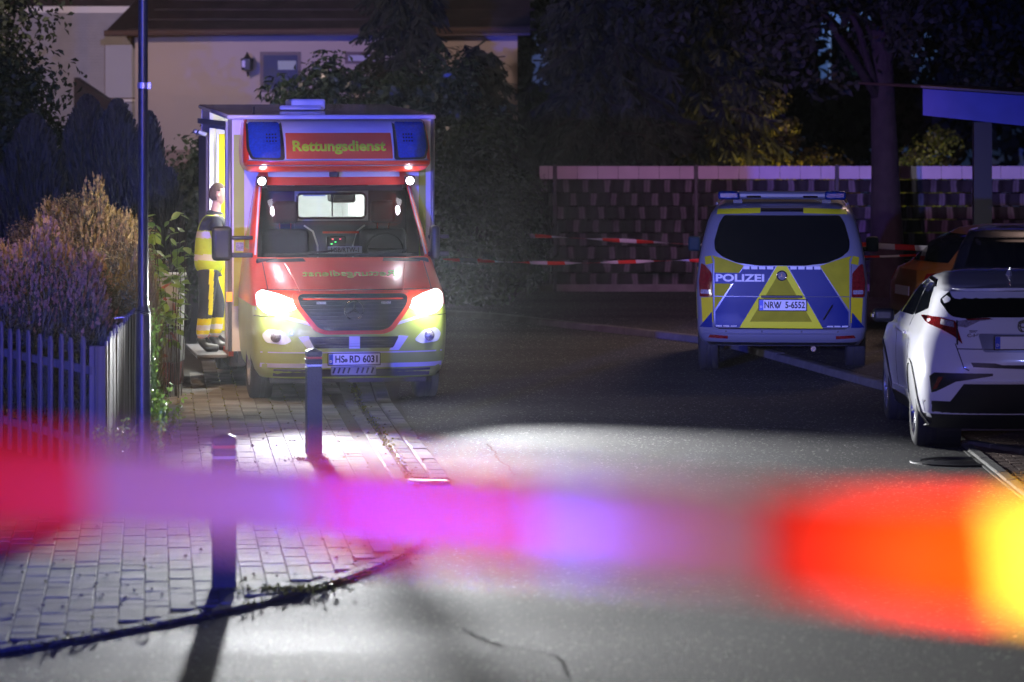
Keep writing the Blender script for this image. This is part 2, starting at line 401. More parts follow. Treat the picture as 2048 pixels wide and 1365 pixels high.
# left pavement: outline follows the kerb round the corner
SW = 0.018
KP = smooth_poly([(-3.3, 62), (-2.4, 50), (-1.95, 43), (-1.66, 38.4), (-1.25, 34.2), (-.92, 30.8), (-.72, 29), (-.66, 27.6), (-.74, 26.2), (-.985, 25.1), (-1.35, 24.1), (-1.84, 23.1), (-2.9, 21.6), (-4.6, 20.0), (-9, 17.0), (-16, 14)], 6)
pv = MB(); n = len(KP)
vs = [(x, y, gz(y)+SW-.007) for x, y in KP]+[(-20, y, gz(y)+SW-.007) for x, y in KP]
pv.add(vs, [(i, i+1, n+i+1, n+i) for i in range(n-1)])
pave = tag(pv.build('pavement', M['joint']), kind='structure')
def inside(x, y):       # left of the kerb curve
    for (x0, y0), (x1, y1) in zip(KP, KP[1:]):
        if (y0-y)*(y1-y) <= 0 and y0 != y1:
            t = (y-y0)/(y1-y0); return x < x0+(x1-x0)*t-.13
    return False
def paver_mesh(L, B, H=.05, ch=.006):
    a, b = L/2, B/2; v = []
    for s, z in ((0, -H), (0, -ch), (ch, 0)):
        v += [(-a+s, -b+s, z), (a-s, -b+s, z), (a-s, b-s, z), (-a+s, b-s, z)]
    f = [(0, 1, 5, 4), (1, 2, 6, 5), (2, 3, 7, 6), (3, 0, 4, 7), (4, 5, 9, 8), (5, 6, 10, 9), (6, 7, 11, 10), (7, 4, 8, 11), (8, 9, 10, 11)]
    return v, f
PW, PL = .157, .235
pvv, pvf = paver_mesh(PW-.005, PL-.005, .05, .004)
pm = bpy.data.meshes.new('paver'); pm.from_pydata(pvv, [], pvf); pm.materials.append(M['paver'])
cand = []; ca, sa = math.cos(R(5.5)), math.sin(R(5.5))
for i in range(-30, 45):
    for j in range(0, 110):
        u = -3+i*PW; v = j*PL+(PL/2 if i % 2 else 0)+random.uniform(-.01, .01)*0
        x = u*ca-v*sa*1.0+.7; y = 19.5+u*sa+v*ca
        # grid is turned with the kerb's run
        if x < -.1365*y-.5 or y > 45 or not inside(x, y): continue
        if y > 31 and x < -3.55: continue
        cand.append((x, y))
cand.sort(key=lambda p: p[1])
st = MB()
for k, (x, y) in enumerate(cand):
    z = gz(y)+SW+random.uniform(-.002, .003)
    tx, ty, rz = random.uniform(-.008, .008), random.uniform(-.008, .008), R(5.5)+random.uniform(-.01, .01)
    if k < 290:
        o = ob('paver', pm, pave); o.location = (x, y, z); o.rotation_euler = (tx, ty, rz)
    else:
        q = Matrix.Translation((x, y, z))@Matrix.Rotation(rz, 4, 'Z')@Matrix.Rotation(tx, 4, 'X')@Matrix.Rotation(ty, 4, 'Y')
        st.add([q@Vector(p) for p in pvv], pvf)
tag(st.build('paver_field', M['paver'], pave), kind='stuff')

# kerb stones along the corner
def along(pts, step):
    out = []; acc = 0; prev = Vector((*pts[0], 0)); nextd = 0
    for p in pts[1:]:
        p = Vector((*p, 0)); seg = (p-prev).length; d = (p-prev).normalized() if seg > 0 else Vector((0, 1, 0))
        while acc+seg >= nextd:
            out.append((prev+d*(nextd-acc), math.atan2(d.y, d.x))); nextd += step
        acc += seg; prev = p
    return out
def kerb_line(parent, pts, step, width, top, name='kerb_stone', m='kerb', zoff=0):
    v, f = paver_mesh(step-.012, width, .16, .012); me = bpy.data.meshes.new(name); me.from_pydata(v, [], f); me.materials.append(M[m])
    for p, a in along(pts, step):
        o = ob(name, me, parent); o.location = (p.x, p.y, gz(p.y)+top+random.uniform(-.003, .003)); o.rotation_euler = (0, 0, a+random.uniform(-.008, .008))
kerb_line(pave, [p for p in KP if p[1] < 46 and p[0] > -7], .5, .12, SW+.003)
# flush gutter strip beside the kerb, ending in a pale ramp stone
gut = tag(MB().add([(-1.60, 43, .006), (-1.25, 43, .006), (-1.18, 38.7, .006), (-.60, 30.6, .006), (-.90, 30.6, .006), (-1.58, 38.4, .006)], [(0, 1, 2, 3, 4, 5)]).build('gutter', M['joint']), kind='structure')
for off in (.17, .33):
    kerb_line(gut, [(-1.95+off+.02, 43), (-1.66+off+.02, 38.4), (-1.25+off+.01, 34.2), (-.92+off, 30.9)], .30, .145, .022, 'gutter_stone', 'paver')
e = MB(); e.prism([(-.86, 30.45), (-.50, 30.45), (-.52, 30.62), (-.84, 30.68)], 0.0, .035)
tag(e.build('kerb_end_stone', mat('pale_concrete', (.6, .58, .54), .5, bump=.2), bevel=.012), 'pale slanting kerb end stone where the gutter strip stops', 'kerb stone')

# asphalt seam / cracks beside the kerb
# far right kerb with its raised pavement
FK = smooth_poly([(-3.2, 54.2), (-.62, 52.4), (.9, 49.9), (2.34, 47.3), (2.89, 45.6), (3.9, 40.4), (4.7, 36.6), (5.6, 33.0), (6.3, 30), (7.6, 26), (9, 22)], 6)
pv = MB(); n = len(FK)
back = [(-6, 62)]+[(x+12 if i > 8 else x+i*1.5, 62-(i*.1)) for i, (x, y) in enumerate(FK[1:])]
vs = [(x, y, gz(y)+.07) for x, y in FK]+[(30, y, gz(y)+.07) for x, y in FK]
pv.add(vs, [(i, i+1, n+i+1, n+i) for i in range(n-1)])
pv.add([(-3.2, 54.2, .0701), (30, 54.2, .0701), (30, 62, .0701), (-5, 62, .0701)], [(0, 1, 2, 3)])
fpave = tag(pv.build('far_pavement', M['asphalt']), kind='structure')
kerb_line(fpave, FK, .7, .13, .085)
# parking strip pavers below the white car
strip = tag(MB().b(4.0, 8.4, 28.6, 36.4, -.02, .012).build('parking_strip', M['joint']), kind='structure')
v, f = paver_mesh(.193, .093, .05, .006); me = bpy.data.meshes.new('paver'); me.from_pydata(v, [], f); me.materials.append(M['paver_red'])
stf = MB(); k = 0
for j in range(0, 76):
    for i in range(0, 20):
        y = 28.7+j*.1; x = 4.15+i*.2+(.1 if j % 2 else 0)
        if x > .1365*y+.35 or y < 29.4: continue
        if 31.0 < y < 33.2 and k < 240:
            o = ob('paver', me, strip); o.location = (x, y, .02+random.uniform(-.002, .003)); o.rotation_euler = (0, 0, random.uniform(-.02, .02)); k += 1
        else:
            q = Matrix.Translation((x, y, .02)); stf.add([q@Vector(p) for p in v], f)
tag(stf.build('paver_field', M['paver_red'], strip), kind='stuff')
kerb_line(strip, [(4.08, 36.3), (4.08, 28.8)], .6, .10, .03)
kerb_line(strip, [(4.2, 33.6), (4.75, 32.4), (5.6, 30.6), (6, 29.6)], .5, .12, .05)
# hairline cracks in the asphalt
cr = MB()
for pts in ([(-.22, 33.9), (-.16, 33.2), (-.12, 32.6), (-.03, 31.9), (.02, 31.2)], [(.5, 24.4), (1.2, 24.1), (1.7, 24.3), (2.5, 23.9)], [(.9, 36.5), (1.5, 35.9), (2.3, 35.6), (3.1, 35.0)], [(-.3, 22.4), (-.1, 21.8), (.25, 21.3), (.3, 20.6)]):
    P = smooth_poly(pts, 6); L_ = []
    for i, (x, y) in enumerate(P):
        w_ = .006+.006*random.random(); x += random.uniform(-.015, .015); L_ += [(x-w_, y, .004), (x+w_, y+w_*.5, .004)]
    cr.add(L_, [(2*i, 2*i+1, 2*i+3, 2*i+2) for i in range(len(P)-1)])
tag(cr.build('asphalt_cracks', mat('crack_tar', (.012, .012, .013), .9, spec=.1)), kind='structure')
# manhole cover
mh = empty('manhole_cover', (3.83, 32.3, .0), 0, 'round iron manhole cover set in the road before the white car', 'manhole cover')
b = MB(); b.lathe([(.31, .0), (.31, .012), (.40, .012), (.41, .0)], seg=40); b.build('frame', mat('cast_iron', (.06, .06, .06), .38, .7, bump=.3, bscale=90), mh, smooth=False)
b = MB(); b.lathe([(.001, .010), (.05, .012), (.10, .006), (.12, .012), (.18, .006), (.2, .012), (.26, .006), (.28, .012), (.30, .008), (.303, 0)], seg=40); b.build('lid', bpy.data.materials['cast_iron'], mh)
# thin scattering volume added so the headlights glow
hz_ = MB(); hz_.b(-60, 60, -12, 130, -1.2, 14); hm = bpy.data.materials.new('glow_haze_volume'); hm.use_nodes = True; hn = hm.node_tree.nodes; hn.remove(hn['Principled BSDF'])
pv_ = hn.new('ShaderNodeVolumePrincipled'); pv_.inputs['Color'].default_value = (.9, .93, 1, 1); pv_.inputs['Density'].default_value = GLOW_HAZE; pv_.inputs['Anisotropy'].default_value = .93
hm.node_tree.links.new(pv_.outputs[0], hn['Material Output'].inputs['Volume'])
tag(hz_.build('glow_haze', hm), kind='stuff')
# =================================================================== AMBULANCE
AMB = empty('ambulance', (-1.6, 37.95, 0), R(9), 'red and neon yellow box ambulance with headlights blazing, half on the pavement', 'ambulance')
#      z    y0   y1   w   c0   n0   c1  n1
CL = [(.27, .16, 2.05, .90, .50, 3.2, .01, 8), (.34, .06, 2.05, .95, .50, 3.2, .01, 8), (.45, .02, 2.05, .98, .50, 3.2, .01, 8), (.60, .0, 2.05, .99, .50, 3.2, .01, 8),
      (.76, .0, 2.05, 1.0, .50, 3.0, .01, 8), (.92, .015, 2.05, 1.0, .50, 2.8, .01, 8), (1.08, .06, 2.05, .995, .52, 2.6, .01, 8), (1.14, .12, 2.05, .99, .55, 2.5, .01, 8),
      (1.22, .27, 2.05, .98, .58, 2.4, .01, 8), (1.32, .52, 2.05, .97, .55, 2.4, .01, 8), (1.41, .80, 2.05, .96, .42, 2.6, .01, 8), (1.46, .97, 2.05, .95, .38, 2.6, .01, 8),
      (1.60, 1.11, 2.05, .935, .36, 2.6, .01, 8), (1.80, 1.31, 2.05, .90, .34, 2.6, .01, 8), (2.00, 1.51, 2.05, .865, .32, 2.6, .01, 8), (2.19, 1.68, 2.05, .83, .28, 2.6, .01, 8),
      (2.27, 1.76, 2.05, .81, .22, 2.6, .01, 8), (2.33, 1.85, 2.05, .78, .15, 2.6, .01, 8)]
afn = end_fn(CL)
K = 28
def amb_mat(c, i):
    x, y, z = c
    if y > 2.0 and abs(x) < .98 and z > .6: return None
    if 1.46 < z < 2.19:
        w = lerp_levels(CL, z)[3]
        if abs(x) < w*.93 and y < 1.99: return None         # windscreen
        if y < 1.93 and 1.52 < z < 2.1 and abs(x) >= w*.985 and i > K: return None
        return 1
        if z < .42: return 3
    if z < .98: return 2
    if z < 1.46: return 1
    return 1
cab = loft(CL, K, 6, False, None, amb_mat, 2).build('cab_body', [M['white'], M['red'], M['neon'], M['grey']], AMB); autosmooth(cab, 45)
# windscreen: same surface, its own pane
def ws(c, i):
    x, y, z = c; w = lerp_levels(CL, z)[3]
    return 0 if 1.46 < z < 2.19 and abs(x) < w*.93 and y < 1.99 and i <= K else None
wsm = loft(CL, K, 6, False, None, ws, 2).build('windscreen', M['shield'], AMB, smooth=True)
def sw(c, i):
    x, y, z = c; w = lerp_levels(CL, z)[3]
    return 0 if 1.46 < z < 2.19 and y < 1.93 and 1.52 < z < 2.1 and abs(x) >= w*.985 and i > K else None
loft(CL, K, 6, False, None, sw, 2).build('side_window', M['shield'], AMB, smooth=True)
def band(name, z0, z1, x0, x1, m, off=.004, th=.006, fn=None, par=None, step=.1):
    return patch(name, [(x0, z0), (x1, z0), (x1, z1), (x0, z1)], fn or afn, off, th, m, par or AMB, step)
# windscreen black frit, wipers, pillar strip
band('windscreen_frit', 1.465, 1.50, -.80, .80, M['black'], .004, .004)
band('windscreen_frit', 2.13, 2.185, -.72, .72, M['black'], .004, .004)
for sx, x0, x1 in ((-1, -.70, -.10), (1, .05, .68)):
    b = MB(); b.tube([(x0, afn(x0, 1.50)-.03, 1.48), ((x0+x1)/2, afn((x0+x1)/2, 1.53)-.035, 1.50), (x1, afn(x1, 1.52)-.03, 1.53)], .011, 6); b.build('wiper', M['black'], AMB)
for sgn in (-1, 1):       # dark cowl slots and white A pillar strip
    patch('cowl_vent', [(sgn*.40, 1.425), (sgn*.80, 1.415), (sgn*.83, 1.44), (sgn*.42, 1.455)], afn, .006, .01, M['black'], AMB)
    patch('pillar_strip', [(sgn*.885, 1.48), (sgn*.905, 1.48), (sgn*.80, 2.17), (sgn*.785, 2.17)], afn, .006, .008, M['white'], AMB, .05)
b = MB(); b.tube([(x, afn(x, 1.165)-.002, 1.165) for x in np.linspace(-.9, .9, 36)], .0055, 5); b.build('bonnet_gap', M['black'], AMB)
b = MB(); b.tube([(x, afn(x, .905)-.002, .905) for x in list(np.linspace(-.985, -.62, 10))], .004, 5); b.build('bumper_gap', M['black'], AMB)
b = MB(); b.tube([(x, afn(x, .905)-.002, .905) for x in list(np.linspace(.62, .985, 10))], .004, 5); b.build('bumper_gap', M['black'], AMB)
for sx in (-1, 1):
    b = MB(); b.tube([(sx*.84, afn(.84, z)-.002, z) for z in np.linspace(1.17, 1.44, 8)], .0045, 5); b.build('wing_gap', M['black'], AMB)
# bonnet crease
for sx in (-1, 1):
    b = MB(); b.tube([(sx*.52, afn(sx*.52, 1.13)-.004, 1.135), (sx*.56, afn(sx*.56, 1.25)-.003, 1.255), (sx*.62, afn(sx*.62, 1.40)-.002, 1.405)], .006, 5); b.build('bonnet_crease', M['red'], AMB)
text('bonnet_lettering', 'Rettungsdienst', .16, (0, .455, 1.318), (R(26), 0, 0), M['neon'], AMB, .002, mirror=True, width=.95, depth=.006)
# grille
def rp(pts, r=.03, n=4):
    out = []; k = len(pts)
    for i in range(k):
        p0, p, p1 = Vector(pts[i-1]), Vector(pts[i]), Vector(pts[(i+1) % k])
        a = p+(p0-p).normalized()*min(r, (p0-p).length*.45); b_ = p+(p1-p).normalized()*min(r, (p1-p).length*.45)
        for j in range(n+1):
            t = j/n; q = a*(1-t)**2+p*2*t*(1-t)+b_*t*t; out.append((q.x, q.y))
    return out
patch('grille_surround', rp([(-.30, .725), (.30, .725), (.40, .76), (.60, 1.02), (.62, 1.12), (.56, 1.15), (-.56, 1.15), (-.62, 1.12), (-.60, 1.02), (-.40, .76)], .04), afn, .022, .03, M['red'], AMB, .08)
gr = patch('grille', rp([(-.28, .765), (.28, .765), (.36, .79), (.545, 1.02), (.565, 1.10), (.52, 1.13), (-.52, 1.13), (-.565, 1.10), (-.545, 1.02), (-.36, .79)], .04), afn, .03, .02, M['black'], AMB, .08)
for i in range(9):
    z = .80+i*.037; xw = min(.28+(z-.765)*1.05, .53)
    if z > 1.10: break
    b = MB(); n_ = 9
    b.tube([(-xw+2*xw*k/n_, afn(-xw+2*xw*k/n_, z)-.034, z) for k in range(n_+1)], .006, 5)
    b.build('grille_bar', M['bar'], gr)
star('star_emblem', (0, -.045+afn(0, .97), .97), .098, M['chrome'], AMB, .007)
for sx in (-1, 1):
    patch('grille_flasher', [(sx*.33-.05, 1.03), (sx*.33+.05, 1.03), (sx*.33+.05, 1.055), (sx*.33-.05, 1.055)], afn, .042, .02, M['clearlens'], AMB)
# headlights: real-shaped lens with glowing reflector
for sx in (-1, 1):
    hp = [(sx*.57, .985), (sx*.72, .93), (sx*.86, .925), (sx*.955, 1.0), (sx*.96, 1.12), (sx*.90, 1.165), (sx*.75, 1.13), (sx*.60, 1.07)]
    hl = patch('headlight', rp(hp, .03), afn, .008, .015, M['lensglow'], AMB, .05)
    hp2 = [(sx*.62, .995), (sx*.74, .955), (sx*.85, .955), (sx*.92, 1.01), (sx*.92, 1.10), (sx*.86, 1.13), (sx*.75, 1.10), (sx*.64, 1.05)]
    patch('lamp_reflector', rp(hp2, .03), afn, .018, .012, M['lamp'], hl, .05)
    # bumper details
    b = MB(); b.lathe([(.0005, -.03), (.03, -.026), (.045, -.012), (.055, .0), (.062, .02)], (sx*.775, afn(.775, .70)-.01, .70), 'y', 20); fl = b.build('fog_lamp', M['clearlens'], AMB, smooth=True)
    patch('fog_lamp_bezel', rp([(sx*.62, .66), (sx*.70, .62), (sx*.88, .64), (sx*.92, .72), (sx*.86, .78), (sx*.72, .76)], .03), afn, .005, .01, M['white'], AMB, .05)
    patch('bumper_stripe', [(sx*.36, .79), (sx*.97, .965), (sx*.97, .99), (sx*.36, .82)][::1], afn, .005, .008, M['white'], AMB, .08)
    patch('bumper_trim', [(sx*.46, .56), (sx*.56, .70), (sx*.46, .71), (sx*.36, .56)], afn, .006, .01, M['white'], AMB, .08)
b_ = band('bumper_lip', .385, .43, -.93, .93, M['white'], .012, .02)
band('bumper_line', .535, .548, -.93, .93, M['white'], .006, .01)
band('bumper_chin', .29, .37, -.80, .80, M['grey'], .02, .03)
ig = patch('bumper_grille', rp([(-.40, .585), (.40, .585), (.46, .70), (-.46, .70)], .02), afn, .008, .012, M['black'], AMB, .08)
for i in range(4):
    b = MB(); z = .605+i*.026; b.tube([(x*.1, afn(x*.1, z)-.012, z) for x in range(-4, 5)], .004, 5); b.build('grille_bar', M['bar'], ig)
band('bumper_middle', .58, .705, -.05, .06, M['white'], .016, .02)
# plate + bracket with the second small unit below
def plate(parent, c, w, h, txt, tw, ts, fn=None, rz=0, seal=None):
    b = MB(); b.box((0, 0, 0), (w+.02, .012, h+.02)); p = b.build('plate_frame', M['black'], parent, bevel=.004); p.location = c
    b = MB(); b.box((0, -.009, 0), (w, .008, h)); pp = b.build('number_plate', M['plate'], parent, bevel=.002); pp.location = c
    b = MB(); b.box((-w/2+.023, -.0145, 0), (.044, .003, h-.004)); b.build('euro_band', M['pblue'], pp)
    text('country_letter', 'D', .035, (-w/2+.023, -.0175, -.022), (PI/2, 0, 0), M['plate'], pp, .0005)
    if txt: text('plate_lettering', txt, ts, (.022, -.0155, -.002), (PI/2, 0, 0), M['ink'], pp, .0025, width=tw, depth=.003)
    if seal:
        for sz in seal[1]:
            b = MB(); b.lathe([(.0003, -.0165), (seal[2], -.0165), (seal[2], -.012)], (seal[0], 0, sz), 'y', 14); b.build('seal', M['grey'], pp)
    return pp
plate(AMB, (.0, -.018, .475), .52, .11, 'HS  RD 6031', .43, .098, seal=(-.085, (-.012,), .019))
b = MB(); b.box((0, 0, 0), (.46, .03, .09)); o = b.build('plate_bracket', M['silver'], AMB, bevel=.008); o.location = (0, .03, .355)
for x in (-.12, .12):
    for k in range(4):
        b = MB(); b.box((x-.08+k*.05, .012, .358), (.018, .006, .06), M=Matrix.Rotation(.35, 3, 'Y')); b.build('bracket_slot', M['black'], AMB)
# box body: panels round a real room
bx0, bx1, by0, by1 = -1.08, 1.08, 2.06, 6.15
zb, zf, zr = .42, 2.88, 2.97
def zroof(y): return zf+(zr-zf)*(y-by0)/(by1-by0)
fw = MB()                                   # front wall with the bulkhead window left open
wx0, wx1, wz0, wz1 = -.37, .36, 1.83, 2.09
fw.b(bx0, wx0, by0, by0+.05, zb, zf); fw.b(wx1, bx1, by0, by0+.05, zb, zf)
fw.b(wx0, wx1, by0, by0+.05, zb, wz0); fw.b(wx0, wx1, by0, by0+.05, wz1, zf)
fw.build('front_wall', M['white'], AMB)
def wallpoly(x0, x1, y0, y1, z0=zb):
    b = MB(); b.add([(x, y, z) for x in (x0, x1) for y, z in ((y0, z0), (y1, z0), (y1, zroof(y1)), (y0, zroof(y0)))], [(0, 1, 2, 3), (7, 6, 5, 4), (0, 4, 5, 1), (1, 5, 6, 2), (2, 6, 7, 3), (3, 7, 4, 0)]); return b
wallpoly(1.04, 1.08, by0+.05, by1-.04).build('side_wall', M['white'], AMB)
wallpoly(-1.08, -1.04, by0+.05, by0+.12).build('door_post', M['white'], AMB)
rearpart = wallpoly(-1.08, -1.04, 4.95, by1-.04).build('side_wall', M['white'], AMB)
b = MB(); b.b(-1.08, -1.04, by0+.12, 4.95, 2.76, 2.86); b.build('door_header', M['white'], AMB)
b = MB(); b.b(-1.085, 1.08, by1-.04, by1, zb, zr); b.build('rear_wall', M['white'], AMB)
b = MB(); b.add([(-1.12, by0-.03, zf), (1.12, by0-.03, zf), (1.12, by1+.02, zr), (-1.12, by1+.02, zr), (-1.12, by0-.03, zf+.05), (1.12, by0-.03, zf+.05), (1.12, by1+.02, zr+.05), (-1.12, by1+.02, zr+.05)],
              [(3, 2, 1, 0), (4, 5, 6, 7), (0, 1, 5, 4), (1, 2, 6, 5), (2, 3, 7, 6), (3, 0, 4, 7)])
b.build('box_roof', M['white'], AMB, bevel=.02)
b = MB(); b.b(-1.04, 1.04, by0+.05, by1-.04, zb, zb+.05); b.build('box_floor', M['grey'], AMB)
b = MB(); b.b(-1.0, 1.0, by0, by1-.1, .30, zb); b.build('chassis', M['black'], AMB)
b = MB(); b.b(-1.09, -1.04, by0+.1, by1, .36, zb-.002); b.build('side_skirt', M['orange' if False else 'red'], AMB)
# interior
b = MB(); b.b(.55, 1.03, 2.3, 6.0, 1.55, 2.75); b.b(.6, 1.03, 2.3, 6.0, .48, 1.15); cb = b.build('cabinet', M['cab'], AMB, bevel=.01)
for k in range(5):
    b = MB(); b.b(.535, .55, 2.35+k*.72, 3.0+k*.72, 1.6, 2.7); b.build('cabinet_door', M['white2'], cb, bevel=.004)
b = MB(); b.b(-.35, -.05, 5.2, 5.24, 1.5, 2.55); b.b(-.9, -.45, 5.9, 6.0, .6, 2.6); b.build('interior_screen', M['cab'], AMB)
b = MB(); b.b(-.62, -.45, 3.4, 3.9, .48, 1.05); b.b(-.62, -.50, 3.86, 4.0, 1.0, 1.65); b.build('attendant_seat', M['neon'], AMB, bevel=.03)
b = MB(); b.b(-1.03, -.86, 4.2, 4.26, .5, 2.7); b.build('yellow_grab_post', M['vyellow'], AMB)
b = MB(); b.b(-1.035, -.80, 4.5, 4.54, .5, 2.75); ip = b.build('inner_door_panel', M['white2'], AMB)
b = MB(); b.b(-.95, -.90, 4.48, 4.498, 2.4, 2.55); b.build('door_latch', M['black'], ip)
b = MB(); b.b(-.25, .3, 2.6, 4.6, .95, 1.08); b.b(-.2, .25, 2.7, 4.5, .5, .95); b.build('stretcher', M['grey'], AMB, bevel=.02)
b = MB(); b.tube([(-1.06, 2.22, .75), (-1.06, 2.22, 1.9)], .014, 8); b.build('grab_handle', M['vyellow'], AMB)
b = MB(); b.b(-.15, .15, 2.6, 5.6, 2.78, 2.80); b.build('ceiling_lamp', mat('ceiling_lamp_glow', (1, 1, 1), emit=(1, .98, .9), es=9), AMB)
for yy in (3.0, 4.4):
    l_ = light('interior_light', 'AREA', (0, 0, 0), 130, (1, .97, .90), size=.9); l_.parent = AMB; l_.location = (-.1, yy, 2.74)
# bulkhead lining seen through the windscreen
b = MB(); b.b(-.80, -.40, by0-.02, by0-.004, 1.0, 2.15); b.b(.39, .80, by0-.02, by0-.004, 1.0, 2.15); b.b(-.398, .388, by0-.02, by0-.004, 1.0, 1.80); b.b(-.398, .388, by0-.02, by0-.004, 2.12, 2.2); b.build('bulkhead_lining', M['grey'], AMB)
# bulkhead window rim
b = MB(); rim = rp([(wx0, wz0), (wx1, wz0), (wx1, wz1), (wx0, wz1)], .05); b.tube([(x, by0-.01, z) for x, z in rim+[rim[0]]], .014, 6); b.build('bulkhead_window_rim', M['grey'], AMB)
b = MB(); b.b(wx0, wx1, by0+.02, by0+.026, wz0, wz1); b.build('bulkhead_window', M['shield'], AMB)
b = MB(); b.b(.0, .012, by0+.0, by0+.02, wz0, wz1); b.build('bulkhead_window_bar', M['grey'], AMB)
b = MB(); b.b(-.26, -.02, 2.5, 2.54, 2.05, 2.12); b.build('blue_cushion', M['pblue'], AMB)
b = MB(); b.b(.03, .30, 2.4, 2.8, 1.98, 2.35); b.build('monitor', M['black'], AMB, bevel=.03)
# cab inside: dash, seats, wheel
b = MB(); b.b(-.86, .86, 1.15, 1.50, 1.1, 1.42); b.b(-.90, .90, .98, 1.2, 1.2, 1.45); b.build('dashboard', M['dash'], AMB, bevel=.03)
b = MB(); b.b(-.93, .93, 1.3, 2.04, .55, .75); b.build('cab_floor', M['dash'], AMB)
for sx, nm in ((-.52, 0), (.52, 1)):
    b = MB(); b.box((sx, 1.83, 1.3), (.50, .13, .85)); s_ = b.build('seat', M['seat'], AMB, bevel=.06, seg=3)
    b = MB(); b.box((sx, 1.83, 1.90), (.27, .10, .24)); b.build('headrest', M['seat'], s_, bevel=.05, seg=3)
    b = MB(); b.tube([(sx-.06, 1.83, 1.68), (sx-.06, 1.83, 1.82)], .008, 6); b.tube([(sx+.06, 1.83, 1.68), (sx+.06, 1.83, 1.82)], .008, 6); b.build('headrest_stem', M['chrome'], s_)
    b = MB(); b.tube([(sx*.62, 1.80, 1.76), (sx*.45, 1.75, 1.70), (sx*.36, 1.72, 1.55), (sx*.36, 1.7, 1.4)], .010, 6); b.build('seat_piping', M['white2'], s_)
b = MB(); b.tube([(.5+.19*math.cos(a), 1.46-.05*math.sin(a), 1.52+.17*math.sin(a)) for a in [2*PI*k/24 for k in range(25)]], .014, 6); b.tube([(.32, 1.46, 1.52), (.68, 1.46, 1.52)], .016, 6); b.build('steering_wheel', M['black'], AMB)
b = MB(); b.box((-.22, 1.35, 1.475), (.7, .22, .012), rz=.1); b.box((.28, 1.35, 1.475), (.25, .18, .012), rz=-.2); b.build('papers_on_dash', M['white2'], AMB)
b = MB(); b.box((-.02, 1.45, 1.60), (.20, .04, .12)); dc = b.build('radio_unit', M['black'], AMB, bevel=.01)
for k, (x, z, c) in enumerate(((-.06, 1.63, (1, .1, .1)), (-.03, 1.60, (.1, 1, .3)), (.02, 1.63, (1, .1, .2)), (-.07, 1.58, (.1, 1, .2)))):
    b = MB(); b.box((x, 1.425, z), (.02, .006, .012)); b.build('indicator', mat('indicator_glow', c, emit=c, es=2.0), dc)
b = MB(); b.box((.03, 1.47, 1.70), (.38, .012, .022)); b.build('red_strip', M['red'], AMB)
# sign card behind the screen
b = MB(); b.box((0, 0, 0), (.36, .006, .075)); sc = b.build('sign_card', M['silver'], AMB); sc.location = (0.03, 1.075, 1.53)
text('sign_lettering', 'HSB/RTW-1', .07, (0, -.006, 0), (PI/2, 0, 0), M['ink'], sc, .0015, width=.29)
# alcove / light bridge above the cab
AL = [(2.33, 1.62, 2.06, .90, .14, 3, .01, 8), (2.36, 1.44, 2.06, .955, .22, 3, .01, 8), (2.42, 1.28, 2.06, .985, .28, 3, .01, 8), (2.455, 1.27, 2.06, .99, .30, 3, .01, 8), (2.60, 1.33, 2.06, .99, .30, 3, .01, 8), (2.78, 1.48, 2.06, .975, .27, 3, .01, 8), (2.86, 1.62, 2.06, .96, .2, 3, .01, 8), (2.885, 1.78, 2.06, .94, .12, 3, .01, 8)]
lfn = end_fn(AL)
alc = loft(AL, 24, 4, True, None, lambda c, i: 1 if c[2] < 2.455 else (1 if abs(c[0]) > .93 else 0), 2).build('light_bridge', [M['white'], M['red']], AMB); autosmooth(alc, 50)
for z, m_, w_ in ((2.46, 'white', .012), (2.405, 'white', .010)):
    b = MB(); b.tube([(x, lfn(x, z)-.004, z) for x in np.linspace(-.95, .95, 30)], w_*.6, 6); b.build('trim_line', M['silver'], alc)
for sx in (-1, 1):
    bl = patch('blue_beacon', rp([(sx*.62, 2.485), (sx*.90, 2.49), (sx*.935, 2.60), (sx*.93, 2.86), (sx*.61, 2.86)], .03), lfn, .022, .03, M['bluelens'], AMB, .06)
    patch('beacon_frame', rp([(sx*.575, 2.465), (sx*.92, 2.47), (sx*.96, 2.58), (sx*.95, 2.868), (sx*.585, 2.868)], .03), lfn, .012, .02, M['black'], AMB, .06)
    for i in range(4):
        for j in range(3):
            x = sx*.72+i*.03-.03; z = 2.66+j*.035
            b = MB(); b.lathe([(.0003, -.004), (.009, -.004), (.011, .01)], (x, lfn(x, z)-.026, z), 'y', 8); b.build('led', M['darkglass'], bl)
board = patch('sign_board', rp([(-.56, 2.475), (.56, 2.475), (.555, 2.745), (-.555, 2.745)], .008), lfn, .014, .02, mat('sign_red_orange', (.95, .13, .04), .4, spec=.2), AMB, .08)
tx = text('sign_lettering', 'Rettungsdienst', .16, (0, 0, 0), (0, 0, 0), mat('sign_lettering_yellow', (.75, 1.0, .04), .4, spec=.2), AMB, .0055, width=.98, depth=.006)
for v in tx.data.vertices:
    x, yv, zd = v.co; z = 2.605+yv*.92; v.co = (x, lfn(x, z)-.019-zd, z)
